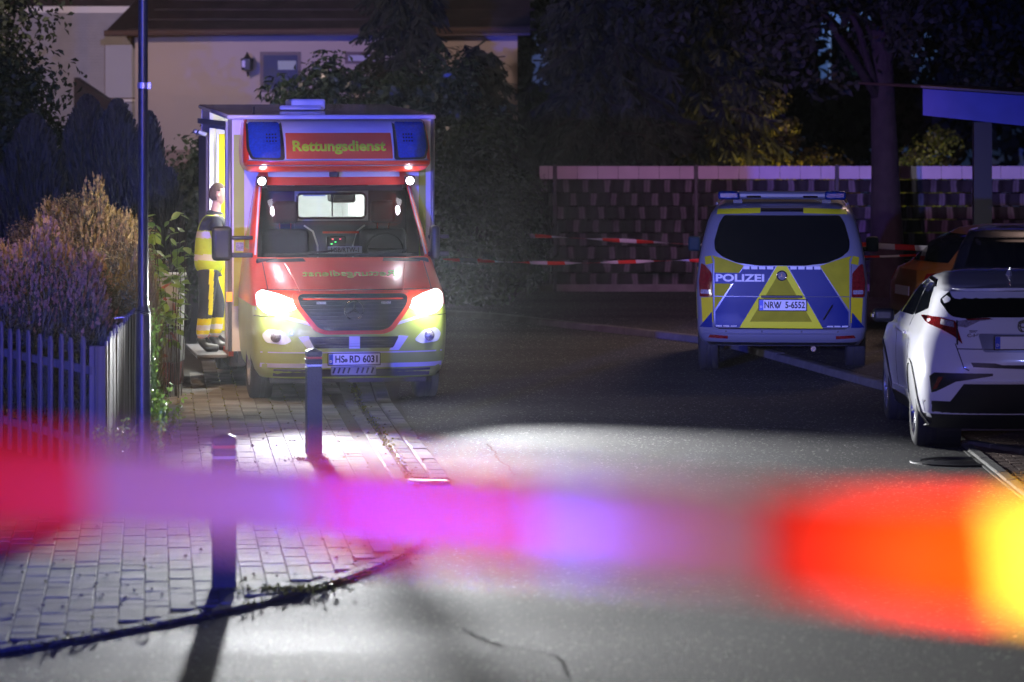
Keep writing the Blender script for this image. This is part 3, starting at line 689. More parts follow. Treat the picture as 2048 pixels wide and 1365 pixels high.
# cab roof strips between bridge and windscreen, with middle camera and work lamps
band('roof_strip', 2.275, 2.325, -.70, .70, M['white'], .03, .04, par=AMB)
b = MB(); b.box((-.02, 1.66, 2.31), (.10, .05, .07)); b.build('front_camera', M['black'], AMB, bevel=.012)
for sx in (-1, 1):
    b = MB(); b.lathe([(.0005, -.03), (.028, -.026), (.04, 0), (.045, .05)], (sx*.785, 1.60, 2.235), 'y', 18); wl = b.build('work_lamp', M['worklamp'], AMB, smooth=True)
    b = MB(); b.box((sx*.785, 1.66, 2.24), (.11, .06, .10)); b.build('work_lamp_housing', M['black'], AMB, bevel=.015)
    l_ = light('work_lamp_light', 'SPOT', (0, 0, 0), 12, (.93, .90, 1.0), size=.04, cone=120, blend=.6); l_.parent = AMB; l_.location = (sx*.785, 1.53, 2.235); l_.rotation_euler = (R(-50), 0, 0)
    l_ = light('work_lamp_light', 'POINT', (0, 0, 0), 1.5, (.95, .85, 1.0), size=.03); l_.parent = AMB; l_.location = (sx*.785, 1.50, 2.235)
# neon strips and lines on the box front
for sx in (-1, 1):
    b = MB(); b.b(sx*.99-.055, sx*.99+.055 if sx < 0 else sx*.99+.02, by0-.006, by0-.001, .9, 2.72); b.build('neon_strip', M['neon'], AMB)
    b = MB(); b.tube([(sx*1.085, by0, zb), (sx*1.085, by0, zf)], .022, 8); b.build('corner_profile', M['silver'], AMB, smooth=True)
b = MB(); b.b(-1.13, -1.085, by0, by1, 2.80, 2.86); b.build('awning_rail', M['silver'], AMB)
for yy in (4.95, 5.6):
    b = MB(); b.box((-1.17, yy, 2.70), (.10, .16, .05), M=Matrix.Rotation(.4, 3, 'Y')); b.build('side_flood_lamp', M['silver'], AMB, bevel=.01)
b = MB(); b.b(-1.12, -1.085, 5.0, 6.1, .5, 2.7); b.build('slid_door', mat('door_film', (.20, .13, .11), .4), AMB, bevel=.01)
# roof unit
b = MB(); b.b(-.28, .10, 3.6, 4.3, zroof(4)+.05, zroof(4)+.17); b.b(-.42, .05, 3.5, 3.58, zroof(4)+.05, zroof(4)+.10); b.build('roof_air_unit', M['white'], AMB, bevel=.03)
b = MB(); b.tube([(-.75, 3.0, zroof(3)+.05), (-.75, 3.0, zroof(3)+.11)], .012, 6); b.build('antenna', M['black'], AMB)
# mirrors
for sx in (-1, 1):
    mx_ = -1.24 if sx < 0 else .99
    b = MB(); b.box((mx_, 1.22, 1.60), (.21 if sx < 0 else .10, .10 if sx < 0 else .2, .36)); mo = b.build('wing_mirror', M['black'], AMB, bevel=.045, seg=3)
    b = MB(); b.box((sx*1.03, 1.2, 1.48), (.22, .05, .05)); b.box((sx*1.03, 1.2, 1.66), (.22, .05, .04)); b.build('mirror_arm', M['black'], mo, bevel=.01)
b = MB(); b.box((-1.06, 1.15, 1.57), (.085, .02, .09)); b.build('mirror_repeater', M['clearlens'], AMB)
# lower orange-lit corner and step
b = MB(); b.b(-1.13, -1.085, 2.09, 2.20, .43, 2.85); b.build('corner_panel', M['silver'], AMB)
b = MB(); b.box((-1.095, 2.03, 1.0), (.06, .03, .10)); b.build('side_marker', M['orange'], AMB)
st_ = MB(); st_.b(-1.42, -1.08, 2.3, 4.0, .33, .37); st_.build('entry_step', M['grey'], AMB, bevel=.01)
b = MB(); b.b(-1.08, -.8, 2.2, 4.2, .25, .42); b.build('step_box', M['black'], AMB)
for sx in (-1, 1):
    wheel(AMB, (sx*.86, 1.02, .35), .35, .23, .21, sx, 6, M['steelrim'])
    wheel(AMB, (sx*.88, 4.95, .35), .35, .23, .21, sx, 6, M['steelrim'])
b = MB(); b.b(-.8, .8, .5, 2.0, .20, .34); b.build('underbody', M['black'], AMB)
# head lamps' light
for sx, e_, ya_, sz_, pt_ in ((-1, 14000, 1, 54, -96), (1, 8500, 16, 74, -101)):
    l_ = light('headlight_beam', 'SPOT', (0, 0, 0), e_, (.97, .98, 1.0), size=.12, cone=sz_, blend=1.0)
    l_.parent = AMB; l_.location = (sx*.77, -.12, 1.04); l_.rotation_euler = (R(pt_), 0, R(ya_))

for sx in (-1, 1):      # added point lamps for a halo and wash round the headlights
    l_ = light('headlight_glow', 'POINT', (0, 0, 0), 20, (.92, .97, 1.0), size=.09); l_.parent = AMB; l_.location = (sx*.82, .02, 1.05)
# =================================================================== POLICE VAN
VAN = empty('police_van', (3.0, 41.7, 0), R(-4.4), 'blue, yellow and silver police van seen from behind with dark rear window', 'police van')
VL = [(.34, .10, 4.8, .86, .30, 3.5, .6, 3), (.42, .02, 4.9, .92, .30, 3.6, .7, 3), (.52, .0, 4.95, .945, .30, 3.8, .8, 3), (.58, .035, 4.95, .945, .30, 4, .9, 3), (.90, .03, 4.9, .955, .28, 4.2, .9, 3), (1.10, .04, 4.7, .95, .28, 4.2, .9, 3), (1.28, .06, 4.2, .93, .28, 4.2, .7, 3),
      (1.50, .12, 3.9, .89, .30, 4, .6, 3), (1.70, .20, 3.6, .84, .32, 3.8, .5, 3), (1.80, .25, 3.4, .80, .34, 3.4, .5, 3), (1.87, .34, 3.3, .74, .36, 3, .5, 3), (1.91, .50, 3.1, .64, .4, 2.6, .5, 3), (1.925, .8, 2.9, .45, .4, 2.4, .5, 3)]
vfn = end_fn(VL)
vb = loft(VL, 26, 12, True, None, lambda c, i: 1 if c[2] > 9 else 0, 2).build('body', [M['silver'], M['vblue']], VAN); autosmooth(vb, 40)
def vp(name, pts, m, off=.004, th=.004, step=.1, par=None, rnd=0):   # metres, x across, z up
    return patch(name, rp(pts, rnd) if rnd else pts, vfn, off, th, m, par or VAN, step)
vp('rear_window', [(-.645, 1.79), (.645, 1.79), (.70, 1.70), (.755, 1.50), (.745, 1.40), (.66, 1.33), (.50, 1.265), (.25, 1.235), (-.25, 1.235), (-.50, 1.265), (-.66, 1.33), (-.745, 1.40), (-.755, 1.50), (-.70, 1.70)], M['darkglass'], .008, .01, .12, None, .03)
vp('spoiler_film', [(-.73, 1.80), (-.72, 1.855), (-.24, 1.872), (-.24, 1.815)], M['byellow'], .02, .02, .08)
vp('spoiler_film', [(.73, 1.80), (.72, 1.855), (.24, 1.872), (.24, 1.815)], M['byellow'], .02, .02, .08)
vp('high_brake_light', [(-.235, 1.83), (.235, 1.83), (.235, 1.868), (-.235, 1.868)], M['black'], .026, .03, .08)
# yellow shoulders and side zones
for s in (-1, 1):
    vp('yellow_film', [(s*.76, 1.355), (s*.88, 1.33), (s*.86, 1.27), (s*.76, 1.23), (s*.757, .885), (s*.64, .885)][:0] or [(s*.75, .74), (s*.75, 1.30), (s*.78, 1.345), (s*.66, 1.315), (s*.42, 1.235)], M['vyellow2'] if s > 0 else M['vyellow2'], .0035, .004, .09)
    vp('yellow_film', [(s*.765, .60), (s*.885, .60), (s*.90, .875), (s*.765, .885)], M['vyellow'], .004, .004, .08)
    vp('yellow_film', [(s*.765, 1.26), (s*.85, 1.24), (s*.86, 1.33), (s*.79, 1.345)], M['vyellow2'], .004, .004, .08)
    vp('blue_film', [(s*.77, .545), (s*.92, .545), (s*.78, .72)], M['vblue'], .008, .004, .08)
    vp('blue_film', [(s*.45, .555), (s*.74, .555), (s*.74, .72), (s*.42, 1.225), (s*.07, 1.225)], M['vblue'], .008, .004, .09)
    for k in range(4):
        x0 = s*(.095+k*.088); vp('white_dash', [(x0, 1.195), (x0+s*.07, 1.195), (x0+s*.07, 1.228), (x0, 1.228)], M['white2'], .0125, .004)
    for k in range(3):
        x0 = s*(.50+k*.083); vp('white_dash', [(x0, .556), (x0+s*.068, .556), (x0+s*.068, .585), (x0, .585)], M['white2'], .0125, .004)
    tl = vp('taillight', [(s*.775, .885), (s*.915, .885), (s*.925, 1.05), (s*.90, 1.26), (s*.86, 1.24), (s*.78, 1.15)], M['redlens'], .022, .03, .05, None, .02)
    patch('reversing_lens', rp([(s*.79, .92), (s*.905, .92), (s*.905, .965), (s*.79, .965)], .01), vfn, .028, .012, M['clearlens'], tl, .04)
    vp('bumper_reflector', [(s*.60, .42), (s*.82, .43), (s*.80, .465), (s*.60, .455)], M['redlens'], .012, .015, .05)
vp('blue_field', [(-.75, 1.035), (-.18, 1.035), (-.115, 1.155), (-.75, 1.155)], M['vblue'], .0115, .004, .09)
tx = text('lettering', 'POLIZEI', .11, (0, 0, 0), (0, 0, 0), M['white2'], VAN, .0038, width=.54, depth=.003)
for v in tx.data.vertices: v.co = (v.co.x-.465, vfn(v.co.x-.465, 1.095+v.co.y)-.017-v.co.z, 1.095+v.co.y)
# triangle
vp('triangle_border', [(-.47, .545), (.455, .54), (.055, 1.232), (-.055, 1.232)], M['byellow'], .0135, .004, .09)
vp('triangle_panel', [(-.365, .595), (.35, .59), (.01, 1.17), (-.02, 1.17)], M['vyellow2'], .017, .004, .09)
b = MB(); b.lathe([(.0005, -.012), (.055, -.012), (.06, .0)], (0, vfn(0, 1.125)-.018, 1.125), 'y', 24); b.build('badge_disc', M['grey'], VAN)
star('star_emblem', (0, vfn(0, 1.125)-.036, 1.125), .052, M['chrome'], VAN, .005)
b = MB(); b.box((0, vfn(0, .885)-.014, .892), (.46, .02, .03)); b.build('handle_strip', M['black'], VAN, bevel=.005)
plate(VAN, (.01, vfn(0, .80)-.026, .80), .52, .115, 'NRW  5-6552', .45, .10, seal=(-.058, (-.025, .022), .013))
# tailgate seams and crease, sensors, bumper step
for s in (-1, 1):
    b = MB(); b.tube([(s*x, vfn(s*x, z)-.003, z) for x, z in ((.70, .535), (.755, .56), (.762, .7), (.765, .9), (.768, 1.1), (.772, 1.25))], .0045, 5); b.build('tailgate_seam', M['black'], VAN)
b = MB(); b.tube([(x, vfn(x, .535)-.004, .537) for x in np.linspace(-.7, .7, 24)], .006, 5); b.build('tailgate_seam', M['black'], VAN)
b = MB(); b.tube([(x, vfn(x, .893)-.010, .893) for x in np.linspace(-.75, .75, 24) if abs(x) > .22], .003, 5)
b = MB()
for s in (-1, 1): b.tube([(s*x, vfn(x, .893)-.012, .893) for x in np.linspace(.24, .75, 12)], .004, 5)
b.build('tailgate_crease', M['silver'], VAN)
b = MB(); b.tube([(x, vfn(x, .475)-.006, .48) for x in np.linspace(-.88, .88, 30)], .012, 6); b.build('bumper_ridge', M['silver'], VAN)
for x in (-.62, -.22, .22, .62):
    b = MB(); b.lathe([(.0003, -.006), (.010, -.006), (.012, 0)], (x, vfn(x, .51)-.004, .505), 'y', 10); b.build('parking_sensor', M['grey'], VAN)
vp('bumper_shadow_strip', [(-.80, .345), (.80, .345), (.84, .38), (-.84, .38)], M['black'], .01, .015, .1)
b = MB(); b.tube([(.46, vfn(.46, .64)-.03, .64), (.56, vfn(.56, .80)-.03, .80)], .009, 6); b.build('rear_wiper', M['black'], VAN)
# light bar
lb = MB(); lb.box((0, .75, 2.0), (1.44, .22, .09)); lbo = lb.build('light_bar', mat('bar_plastic', (.10, .11, .13), .35), VAN, bevel=.03, seg=3)
for s in (-1, 1):
    b = MB(); b.box((s*.60, .72, 2.0), (.24, .25, .095)); b.build('blue_beacon', mat('bar_blue_lens', (.004, .03, .16), .2, coat=.5, var=.5, vscale=30), lbo, bevel=.025)
    b = MB(); b.box((s*.50, .78, 1.93), (.10, .12, .09)); b.build('bar_foot', M['black'], lbo)
    b = MB(); b.box((s*.32, .635, 1.985), (.16, .01, .025)); b.build('bar_flasher', M['darkglass'], lbo)
    b = MB(); b.tube([(s*.74, .9, 1.90), (s*.70, 2.9, 1.95)], .016, 6); b.build('roof_rail', M['black'], VAN)
    b = MB(); b.box((s*1.07, 3.55, 1.33), (.15, .12, .18)); b.box((s*.97, 3.55, 1.27), (.12, .06, .06)); b.build('wing_mirror', mat('mirror_paint', (.008, .03, .035), .6, spec=.1), VAN, bevel=.03, seg=3)
    wheel(VAN, (s*.83, 1.05, .335), .335, .225, .20, s, 6, M['steelrim']); wheel(VAN, (s*.83, 4.2, .335), .335, .225, .20, s, 6, M['steelrim'])
b = MB(); b.b(-.5, .5, 1.4, 4.5, .27, .36); b.build('underbody', M['black'], VAN)
b = MB(); b.tube([(.35, .2, .30), (.35, .9, .30)], .03, 10); b.build('exhaust', M['chrome'], VAN)
# side glass on the near flank (left) and a yellow stripe
def vside(y, z):
    L = lerp_levels(VL, z); return -L[3]
patch('side_window', rp([(.55, 1.30), (3.2, 1.30), (3.0, 1.72), (.65, 1.72)], .06), vside, .006, .01, M['darkglass'], VAN, .3, True)
patch('side_film', [(.4, .62), (4.0, .62), (4.0, 1.2), (.4, 1.2)], vside, .005, .006, M['vyellow'], VAN, .3, True)

# =================================================================== WHITE CAR
CAR = empty('parked_car', (4.50, 32.9, 0), R(-.4), 'white compact crossover parked at the right edge, tail towards the camera', 'car')
TL = [(.20, .34, 4.10, .80, .40, 3.4, .8, 2.6), (.34, .16, 4.25, .86, .42, 3.4, .9, 2.6), (.50, .06, 4.32, .885, .45, 3.2, 1.0, 2.6), (.66, .0, 4.34, .895, .48, 3.0, 1.0, 2.5), (.80, -.01, 4.30, .895, .52, 2.7, 1.0, 2.5), (.92, .02, 4.24, .885, .56, 2.5, 1.0, 2.5),
      (1.02, .05, 4.0, .86, .58, 2.4, 1.0, 2.4), (1.10, .08, 3.5, .825, .60, 2.4, .8, 2.4), (1.18, .11, 3.15, .785, .60, 2.4, .7, 2.4), (1.26, .17, 2.95, .755, .58, 2.5, .6, 2.4), (1.34, .23, 2.75, .725, .55, 2.6, .6, 2.4), (1.41, .30, 2.55, .69, .50, 2.8, .6, 2.4), (1.455, .42, 2.4, .655, .48, 2.8, .6, 2.4),
      (1.495, .72, 2.25, .61, .5, 2.6, .6, 2.4), (1.53, 1.1, 2.05, .53, .5, 2.4, .5, 2.4), (1.55, 1.4, 1.85, .36, .3, 2.2, .2, 2.2)]
RWY, FWY = .86, 3.50
def cflare(x, y, z):
    f = 0
    for wy in (RWY, FWY):
        d = abs(y-wy)/.55
        if d < 1 and z < 1.05: f += .035*(1-d*d)*min(1, (1.05-z)/.25)
    mid = math.exp(-((y-2.15)/.65)**2)
    if z < .95: f -= .05*mid
    return f
tfn = end_fn(TL)
cb_ = loft(TL, 30, 26, True, cflare, lambda c, i: 1 if c[2] < .36 else 0, 3).build('body', [M['white'], M['black']], CAR)
cut(cb_, [cyl_obj((s*.86, wy, .345), .405, .62) for s in (-1, 1) for wy in (RWY, FWY)])
autosmooth(cb_, 28)
md = None
def cp(name, pts, m, off=.004, th=.006, step=.06, par=None, rnd=0, label=None):
    return patch(name, rp(pts, rnd) if rnd else pts, tfn, off, th, m, par or CAR, step, label=label)
cp('rear_window', [(-.60, 1.425), (.60, 1.425), (.70, 1.33), (.62, 1.20), (.50, 1.185), (.3, 1.20), (-.3, 1.20), (-.50, 1.185), (-.62, 1.20), (-.70, 1.33)][::1], M['darkglass'], .006, .01, .1, None, .04)
sp = MB(); n_ = 26
for k in range(n_):
    pass
sv = []; 
for x in np.linspace(-.62, .62, 27):
    y0 = tfn(x, 1.44)-.10*(1-(abs(x)/.62)**4); sv.append((x, y0))
vs = [(x, y, 1.452-.02*(abs(x)/.62)**2) for x, y in sv]+[(x, y, 1.428-.02*(abs(x)/.62)**2) for x, y in sv]+[(x, tfn(x, 1.46)+.10, 1.475-.03*(abs(x)/.62)**2) for x, y in sv]+[(x, tfn(x, 1.40)+.10, 1.42-.03*(abs(x)/.62)**2) for x, y in sv]
n_ = 27; fs = []
for i in range(n_-1): fs += [(i, i+1, n_+i+1, n_+i), (i, 2*n_+i, 2*n_+i+1, i+1), (n_+i, n_+i+1, 3*n_+i+1, 3*n_+i)]
fs += [(0, n_, 3*n_, 2*n_), (n_-1, 3*n_-1, 4*n_-1, 2*n_-1)]
MB().add(vs, fs).build('roof_spoiler', M['white'], CAR, smooth=False)
sh = MB(); sh.add([(.0, 1.05, 1.52), (.0, 1.22, 1.535), (-.02, 1.13, 1.53), (.02, 1.13, 1.53), (0, 1.03, 1.60), (0, 1.06, 1.60)], [(0, 2, 4), (0, 4, 3), (2, 1, 5, 4), (3, 4, 5, 1), (0, 3, 1, 2)]); fo = sh.build('shark_fin', M['white'], CAR); fo.scale = (1.6, 1, 1)
for s in (-1, 1):
    tl = cp('taillight', [(s*.535, .965), (s*.60, 1.03), (s*.70, 1.085), (s*.80, 1.125), (s*.845, 1.19), (s*.72, 1.19), (s*.585, 1.165), (s*.565, 1.08)], M['redlens'], .022, .035, .04, None, .015)
    patch('clear_lens', [(s*.60, 1.11), (s*.71, 1.13), (s*.70, 1.175), (s*.60, 1.16)], tfn, .028, .01, M['clearlens'], tl, .04)
    cp('lamp_arm', [(s*.57, 1.12), (s*.565, 1.165), (s*.38, 1.195), (s*.26, 1.187), (s*.38, 1.17), (s*.50, 1.11)], M['clearlens'], .024, .03, .04)
    cp('lamp_arm_red', [(s*.50, 1.186), (s*.30, 1.198), (s*.28, 1.189), (s*.48, 1.172)], M['redlens'], .03, .02, .04)
    cp('lamp_seam', [(s*.575, .96), (s*.567, 1.17), (s*.577, 1.17), (s*.587, .965)], M['black'], .027, .02, .04)
    cp('rear_reflector_bezel', [(s*.80, .535), (s*.765, .545), (s*.60, .64), (s*.28, .695), (s*.28, .715), (s*.78, .715), (s*.82, .68)], M['black'], .008, .012, .05)
    cp('reflector', [(s*.79, .565), (s*.76, .575), (s*.71, .68), (s*.75, .68)], M['redlens'], .02, .02, .05)
cp('lower_bumper', [(-.86, .30), (.86, .30), (.85, .46), (.64, .46), (.53, .62), (-.53, .62), (-.64, .46), (-.85, .46)], M['black'], .006, .02, .08)
cp('bumper_edge', [(-.52, .65), (.52, .65), (.50, .632), (-.50, .632)], M['white'], .02, .03, .08)
for s in (-1, 1):
    cp('bumper_corner', [(s*.865, .46), (s*.885, .44), (s*.87, .31), (s*.78, .30), (s*.80, .34), (s*.845, .36)], M['white'], .02, .03, .04)
cp('tailgate_trim', [(-.47, .81), (-.45, .77), (0, .755), (.45, .77), (.47, .81), (.26, .805), (.2, .79), (-.2, .79), (-.26, .805)], M['black'], .006, .012, .06)
cp('tailgate_crease', [(-.58, .93), (.58, .93), (.58, .921), (-.58, .921)], M['grey'], .003, .004, .06)
for s in (-1, 1):
    cp('tailgate_seam', [(s*.592, .97), (s*.600, .97), (s*.535, .76), (s*.49, .735), (s*.48, .742), (s*.527, .765)], M['black'], .003, .004, .06)
cp('plate_recess', [(-.36, .90), (.36, .90), (.40, 1.06), (-.40, 1.06)], M['silver'], .003, .004, .06, None, .03)
plate(CAR, (0, tfn(0, .98)-.02, .985), .52, .11, '', .1, .1)
b = MB(); b.lathe([(.045, -.012), (.055, -.012), (.06, 0)], (0, tfn(0, 1.12)-.005, 1.125), 'y', 24); b.build('badge_ring', M['chrome'], CAR)
b = MB(); b.tube([(.030*math.cos(a), tfn(0, 1.12)-.014, 1.125+.045*math.sin(a)) for a in [2*PI*k/20 for k in range(21)]], .005, 5); b.tube([(.045*math.cos(a), tfn(0, 1.12)-.014, 1.137+.020*math.sin(a)) for a in [2*PI*k/20 for k in range(21)]], .005, 5); b.build('badge_loops', M['chrome'], CAR)
text('model_lettering', 'C-HR', .04, (-.43, tfn(-.43, 1.045)-.008, 1.042), (PI/2, 0, R(4)), M['grey'], CAR, .001, width=.13)
text('maker_lettering', 'TOYOTA', .028, (-.43, tfn(-.43, 1.08)-.008, 1.076), (PI/2, 0, R(4)), M['grey'], CAR, .001, width=.09)
def cside(y, z):
    L = lerp_levels(TL, z); z_, y0, y1, w, c0, n0, c1, n1 = L
    ya, yb = y0+c0, y1-c1
    if y < ya: q = min(1, (ya-y)/c0); w = w*(1-q**n0)**(1/n0) if q < 1 else 0
    if y > yb: q = min(1, (y-yb)/c1); w = w*(1-q**n1)**(1/n1) if q < 1 else 0
    return -w*(1+cflare(-w, y, z))
def cs(name, pts, m, off=.004, th=.008, step=.08, rnd=0): return patch(name, rp(pts, rnd) if rnd else pts, cside, off, th, m, CAR, step, True)
cs('rear_side_window', [(.80, 1.24), (1.55, 1.14), (1.62, 1.16), (1.55, 1.44), (1.25, 1.45), (1.0, 1.40)], M['darkglass'], .006, .01, .08, .03)
cs('front_side_window', [(1.66, 1.13), (2.70, 1.10), (2.75, 1.13), (2.30, 1.40), (2.0, 1.46), (1.62, 1.45)], M['darkglass'], .006, .01, .08, .03)
cs('window_trim', [(.95, 1.43), (1.25, 1.478), (2.0, 1.485), (2.35, 1.415), (2.30, 1.41), (2.0, 1.465), (1.25, 1.455), (1.0, 1.415)], M['chrome'], .012, .02, .08)
cs('door_seam', [(1.56, .40), (1.575, .40), (1.62, 1.13), (1.605, 1.13)], M['black'], .0025, .006, .08)
cs('door_seam', [(2.68, .40), (2.695, .40), (2.72, 1.08), (2.705, 1.08)], M['black'], .0025, .006, .08)
cs('side_sill', [(1.30, .24), (3.05, .24), (3.02, .34), (1.34, .34)], M['black'], .02, .05, .1)
cs('sill_strip', [(1.32, .345), (3.02, .345), (2.98, .40), (1.5, .42)], M['white'], .018, .05, .1)
for wy in (RWY, FWY):
    pts = []
    for rr_, rng_ in ((.405, range(-2, 15)), (.445, range(14, -3, -1))):
        for k in rng_: a = R(k*15-0); pts.append((wy+rr_*math.cos(a), .345+rr_*math.sin(a)))
    b = MB(); n_ = 17
    vs = [(cside(y, max(z, .25))-.012, y, max(z, .22)) for y, z in pts]
    fs = [(i, i+1, 33-i-1, 33-i) for i in range(16)]
    arch = MB().add(vs, fs).build('arch_trim', M['black'], CAR)
    md = arch.modifiers.new('s', 'SOLIDIFY'); md.thickness = .02
    b = MB(); b.lathe([(.40, -.72), (.40, -.50), (.0005, -.50)], (0, wy, .345), 'x', 30); b.build('arch_liner', M['black'], CAR)
    for s in (-1, 1): wheel(CAR, (s*.785, wy, .335), .335, .215, .235, s, 5, mat('car_alloy', (.55, .55, .57), .25, .85))
b = MB(); b.box((-1.0, 2.62, 1.07), (.20, .13, .13)); mo = b.build('wing_mirror', M['black'], CAR, bevel=.04, seg=3)
b = MB(); b.box((-1.105, 2.60, 1.07), (.02, .10, .03)); b.build('mirror_repeater', M['clearlens'], mo)
b = MB(); b.box((1.0, 2.62, 1.07), (.20, .13, .13)); b.build('wing_mirror', M['black'], CAR, bevel=.04, seg=3)
b = MB(); b.box((0, 0, 0), (.02, .17, .025)); o = b.build('door_handle', M['white'], CAR, bevel=.006); o.location = (cside(1.85, .98)-.01, 1.85, .96)
b = MB(); b.b(-.7, .7, .5, 4.0, .17, .3); b.build('underbody', M['black'], CAR)

# =================================================================== PARAMEDIC
PER = empty('person', (0, 0, 0), 0, 'paramedic in yellow high visibility jacket standing on the step of the ambulance side door', 'person')
def skin(name, joints, edges, m, parent, sub=2, root=0):
    me = bpy.data.meshes.new(name); me.from_pydata([j[:3] for j in joints], edges, []); o = ob(name, me, parent)
    md = o.modifiers.new('skin', 'SKIN'); md.use_smooth_shade = True
    sv_ = me.skin_vertices[0].data
    for i, j in enumerate(joints): sv_[i].radius = (j[3], j[4] if len(j) > 4 else j[3]); sv_[i].use_root = (i == root)
    o.modifiers.new('sub', 'SUBSURF').levels = sub; o.modifiers['sub'].render_levels = sub
    dg = bpy.context.evaluated_depsgraph_get(); m2 = bpy.data.meshes.new_from_object(o.evaluated_get(dg)); o.modifiers.clear(); o.data = m2
    m2.materials.clear(); m2.materials.append(m); m2.shade_smooth(); return o
PER.location = (-3.27, 40.55, .37); PER.rotation_euler = (0, 0, R(8))
# local frame: faces +x, y away from the camera; z from the step
body = skin('body', [(.0, 0, .95, .08), (.02, 0, 1.15, .08), (.05, 0, 1.36, .09), (.06, 0, 1.49, .06), (.075, 0, 1.57, .052), (.08, 0, 1.63, .05), (.08, 0, 1.70, .05),
    (-.02, -.07, .86, .06), (-.05, -.10, .50, .065), (-.10, -.10, .12, .05), (-.02, .07, .86, .06), (.10, .10, .52, .06), (.06, .11, .12, .05),
    (.05, -.17, 1.42, .07), (.12, -.22, 1.20, .05), (.33, -.16, 1.20, .036), (.05, .17, 1.42, .07), (.14, .21, 1.22, .05), (.36, .14, 1.28, .036)],
    [(0, 1), (1, 2), (2, 3), (3, 4), (4, 5), (5, 6), (0, 7), (7, 8), (8, 9), (0, 10), (10, 11), (11, 12), (2, 13), (13, 14), (14, 15), (2, 16), (16, 17), (17, 18)], M['skin'], PER)
M['hivis'] = mat('hi_vis_yellow', (.52, .68, .04), .75, bump=.5, bscale=9, var=.2, vscale=8)
M['navy'] = mat('navy_cloth', (.018, .022, .035), .85, bump=.5, bscale=12, var=.3)
M['reflex'] = mat('reflective_band', (.62, .60, .60), .45)
jk = skin('jacket', [(-.01, 0, .80, .165, .18), (.0, 0, 1.05, .165, .18), (.02, 0, 1.22, .17, .19), (.04, 0, 1.37, .165, .20), (.055, 0, 1.46, .11, .13), (.07, 0, 1.53, .075, .08),
    (.04, -.19, 1.40, .085), (.08, -.245, 1.20, .075), (.30, -.17, 1.19, .058), (.04, .19, 1.40, .085), (.13, .235, 1.21, .075), (.33, .15, 1.27, .058)],
    [(0, 1), (1, 2), (2, 3), (3, 4), (4, 5), (3, 6), (6, 7), (7, 8), (3, 9), (9, 10), (10, 11)], M['hivis'], PER, 4)
for m_ in (M['navy'], M['reflex']): jk.data.materials.append(m_)
for p in jk.data.polygons:
    x, y, z = p.center
    if 1.225 < z < 1.30 and abs(y) < .21 and x < .16 or .985 < z < 1.05: p.material_index = 2
    elif z > 1.475: p.material_index = 1
    elif y < -.09 and 1.31 < z < 1.47: p.material_index = 1
    elif y < -.10 and .22 < x < .30 and z < 1.3: p.material_index = 2
tr = skin('trousers', [(-.005, 0, 1.0, .13, .15), (-.02, -.09, .80, .115), (-.04, -.10, .50, .085), (-.09, -.10, .14, .078), (-.02, .09, .80, .115), (.10, .10, .52, .085), (.06, .11, .14, .078)],
    [(0, 1), (1, 2), (2, 3), (0, 4), (4, 5), (5, 6)], M['navy'], PER, 4)
for m_ in (M['vyellow'], M['reflex']): tr.data.materials.append(m_)
for p in tr.data.polygons:
    x, y, z = p.center
    if z < .36: p.material_index = 2 if (.235 < z < .29 or .12 < z < .19) else 1
    elif y < -.12 and .0 < x+.02+(z-.6)*-.02 < .05 and z > .40 and z < .92: p.material_index = 1
for y, x0 in ((-.10, -.10), (.11, .05)):
    bt = skin('boot', [(x0, y, .16, .062), (x0, y, .055, .058), (x0+.10, y, .045, .052), (x0+.20, y, .035, .042)], [(0, 1), (1, 2), (2, 3)], M['black'], PER, root=1)
HC = Vector((.092, 0, 1.692))
def headshape(sc, m, name, parent, keep=None, nu=28, nv=20):
    b = MB(); vs = []
    for i_ in range(nv+1):
        p = PI*i_/nv
        for k in range(nu):
            a = 2*PI*k/nu; x, y, z = math.sin(p)*math.cos(a), math.sin(p)*math.sin(a), math.cos(p)
            X = x*(.098 if x < 0 else .088); Y = y*.076; Z = z*.122
            if z < -.1: X *= 1+.10*z if x > 0 else 1+.55*(z+.1); Y *= 1+.30*(z+.1)      # jaw narrows, nape recedes
            if x > .7 and abs(z) < .25: X += .004
            vs.append(HC+Vector((X, Y, Z))*sc)
    fs = []
    for i_ in range(nv):
        for k in range(nu):
            f = (i_*nu+k, i_*nu+(k+1) % nu, (i_+1)*nu+(k+1) % nu, (i_+1)*nu+k); c = sum((vs[q] for q in f), Vector())/4
            if keep is None or keep(c): fs.append(f)
    b.add(vs, fs); o = b.build(name, m, parent, smooth=True); return o
hd = headshape(1.0, M['skin'], 'head_tmp', PER)
bm = bmesh.new(); bm.from_mesh(body.data); bm.from_mesh(hd.data); bm.to_mesh(body.data); bm.free(); bpy.data.objects.remove(hd); body.data.shade_smooth()
hr = headshape(1.07, M['hair'], 'hair', PER, lambda c: c.z > 1.765 or (c.x < .115 and c.z > 1.735) or (c.x < .075 and c.z > 1.635))
md = hr.modifiers.new('s', 'SOLIDIFY'); md.thickness = .008
b = MB()
b.add([(.178, 0, 1.715), (.174, -.016, 1.665), (.205, 0, 1.672), (.174, .016, 1.665), (.176, 0, 1.655)], [(0, 1, 2), (0, 2, 3), (1, 4, 2), (2, 4, 3)]); b.build('nose', M['skin'], PER, smooth=True)
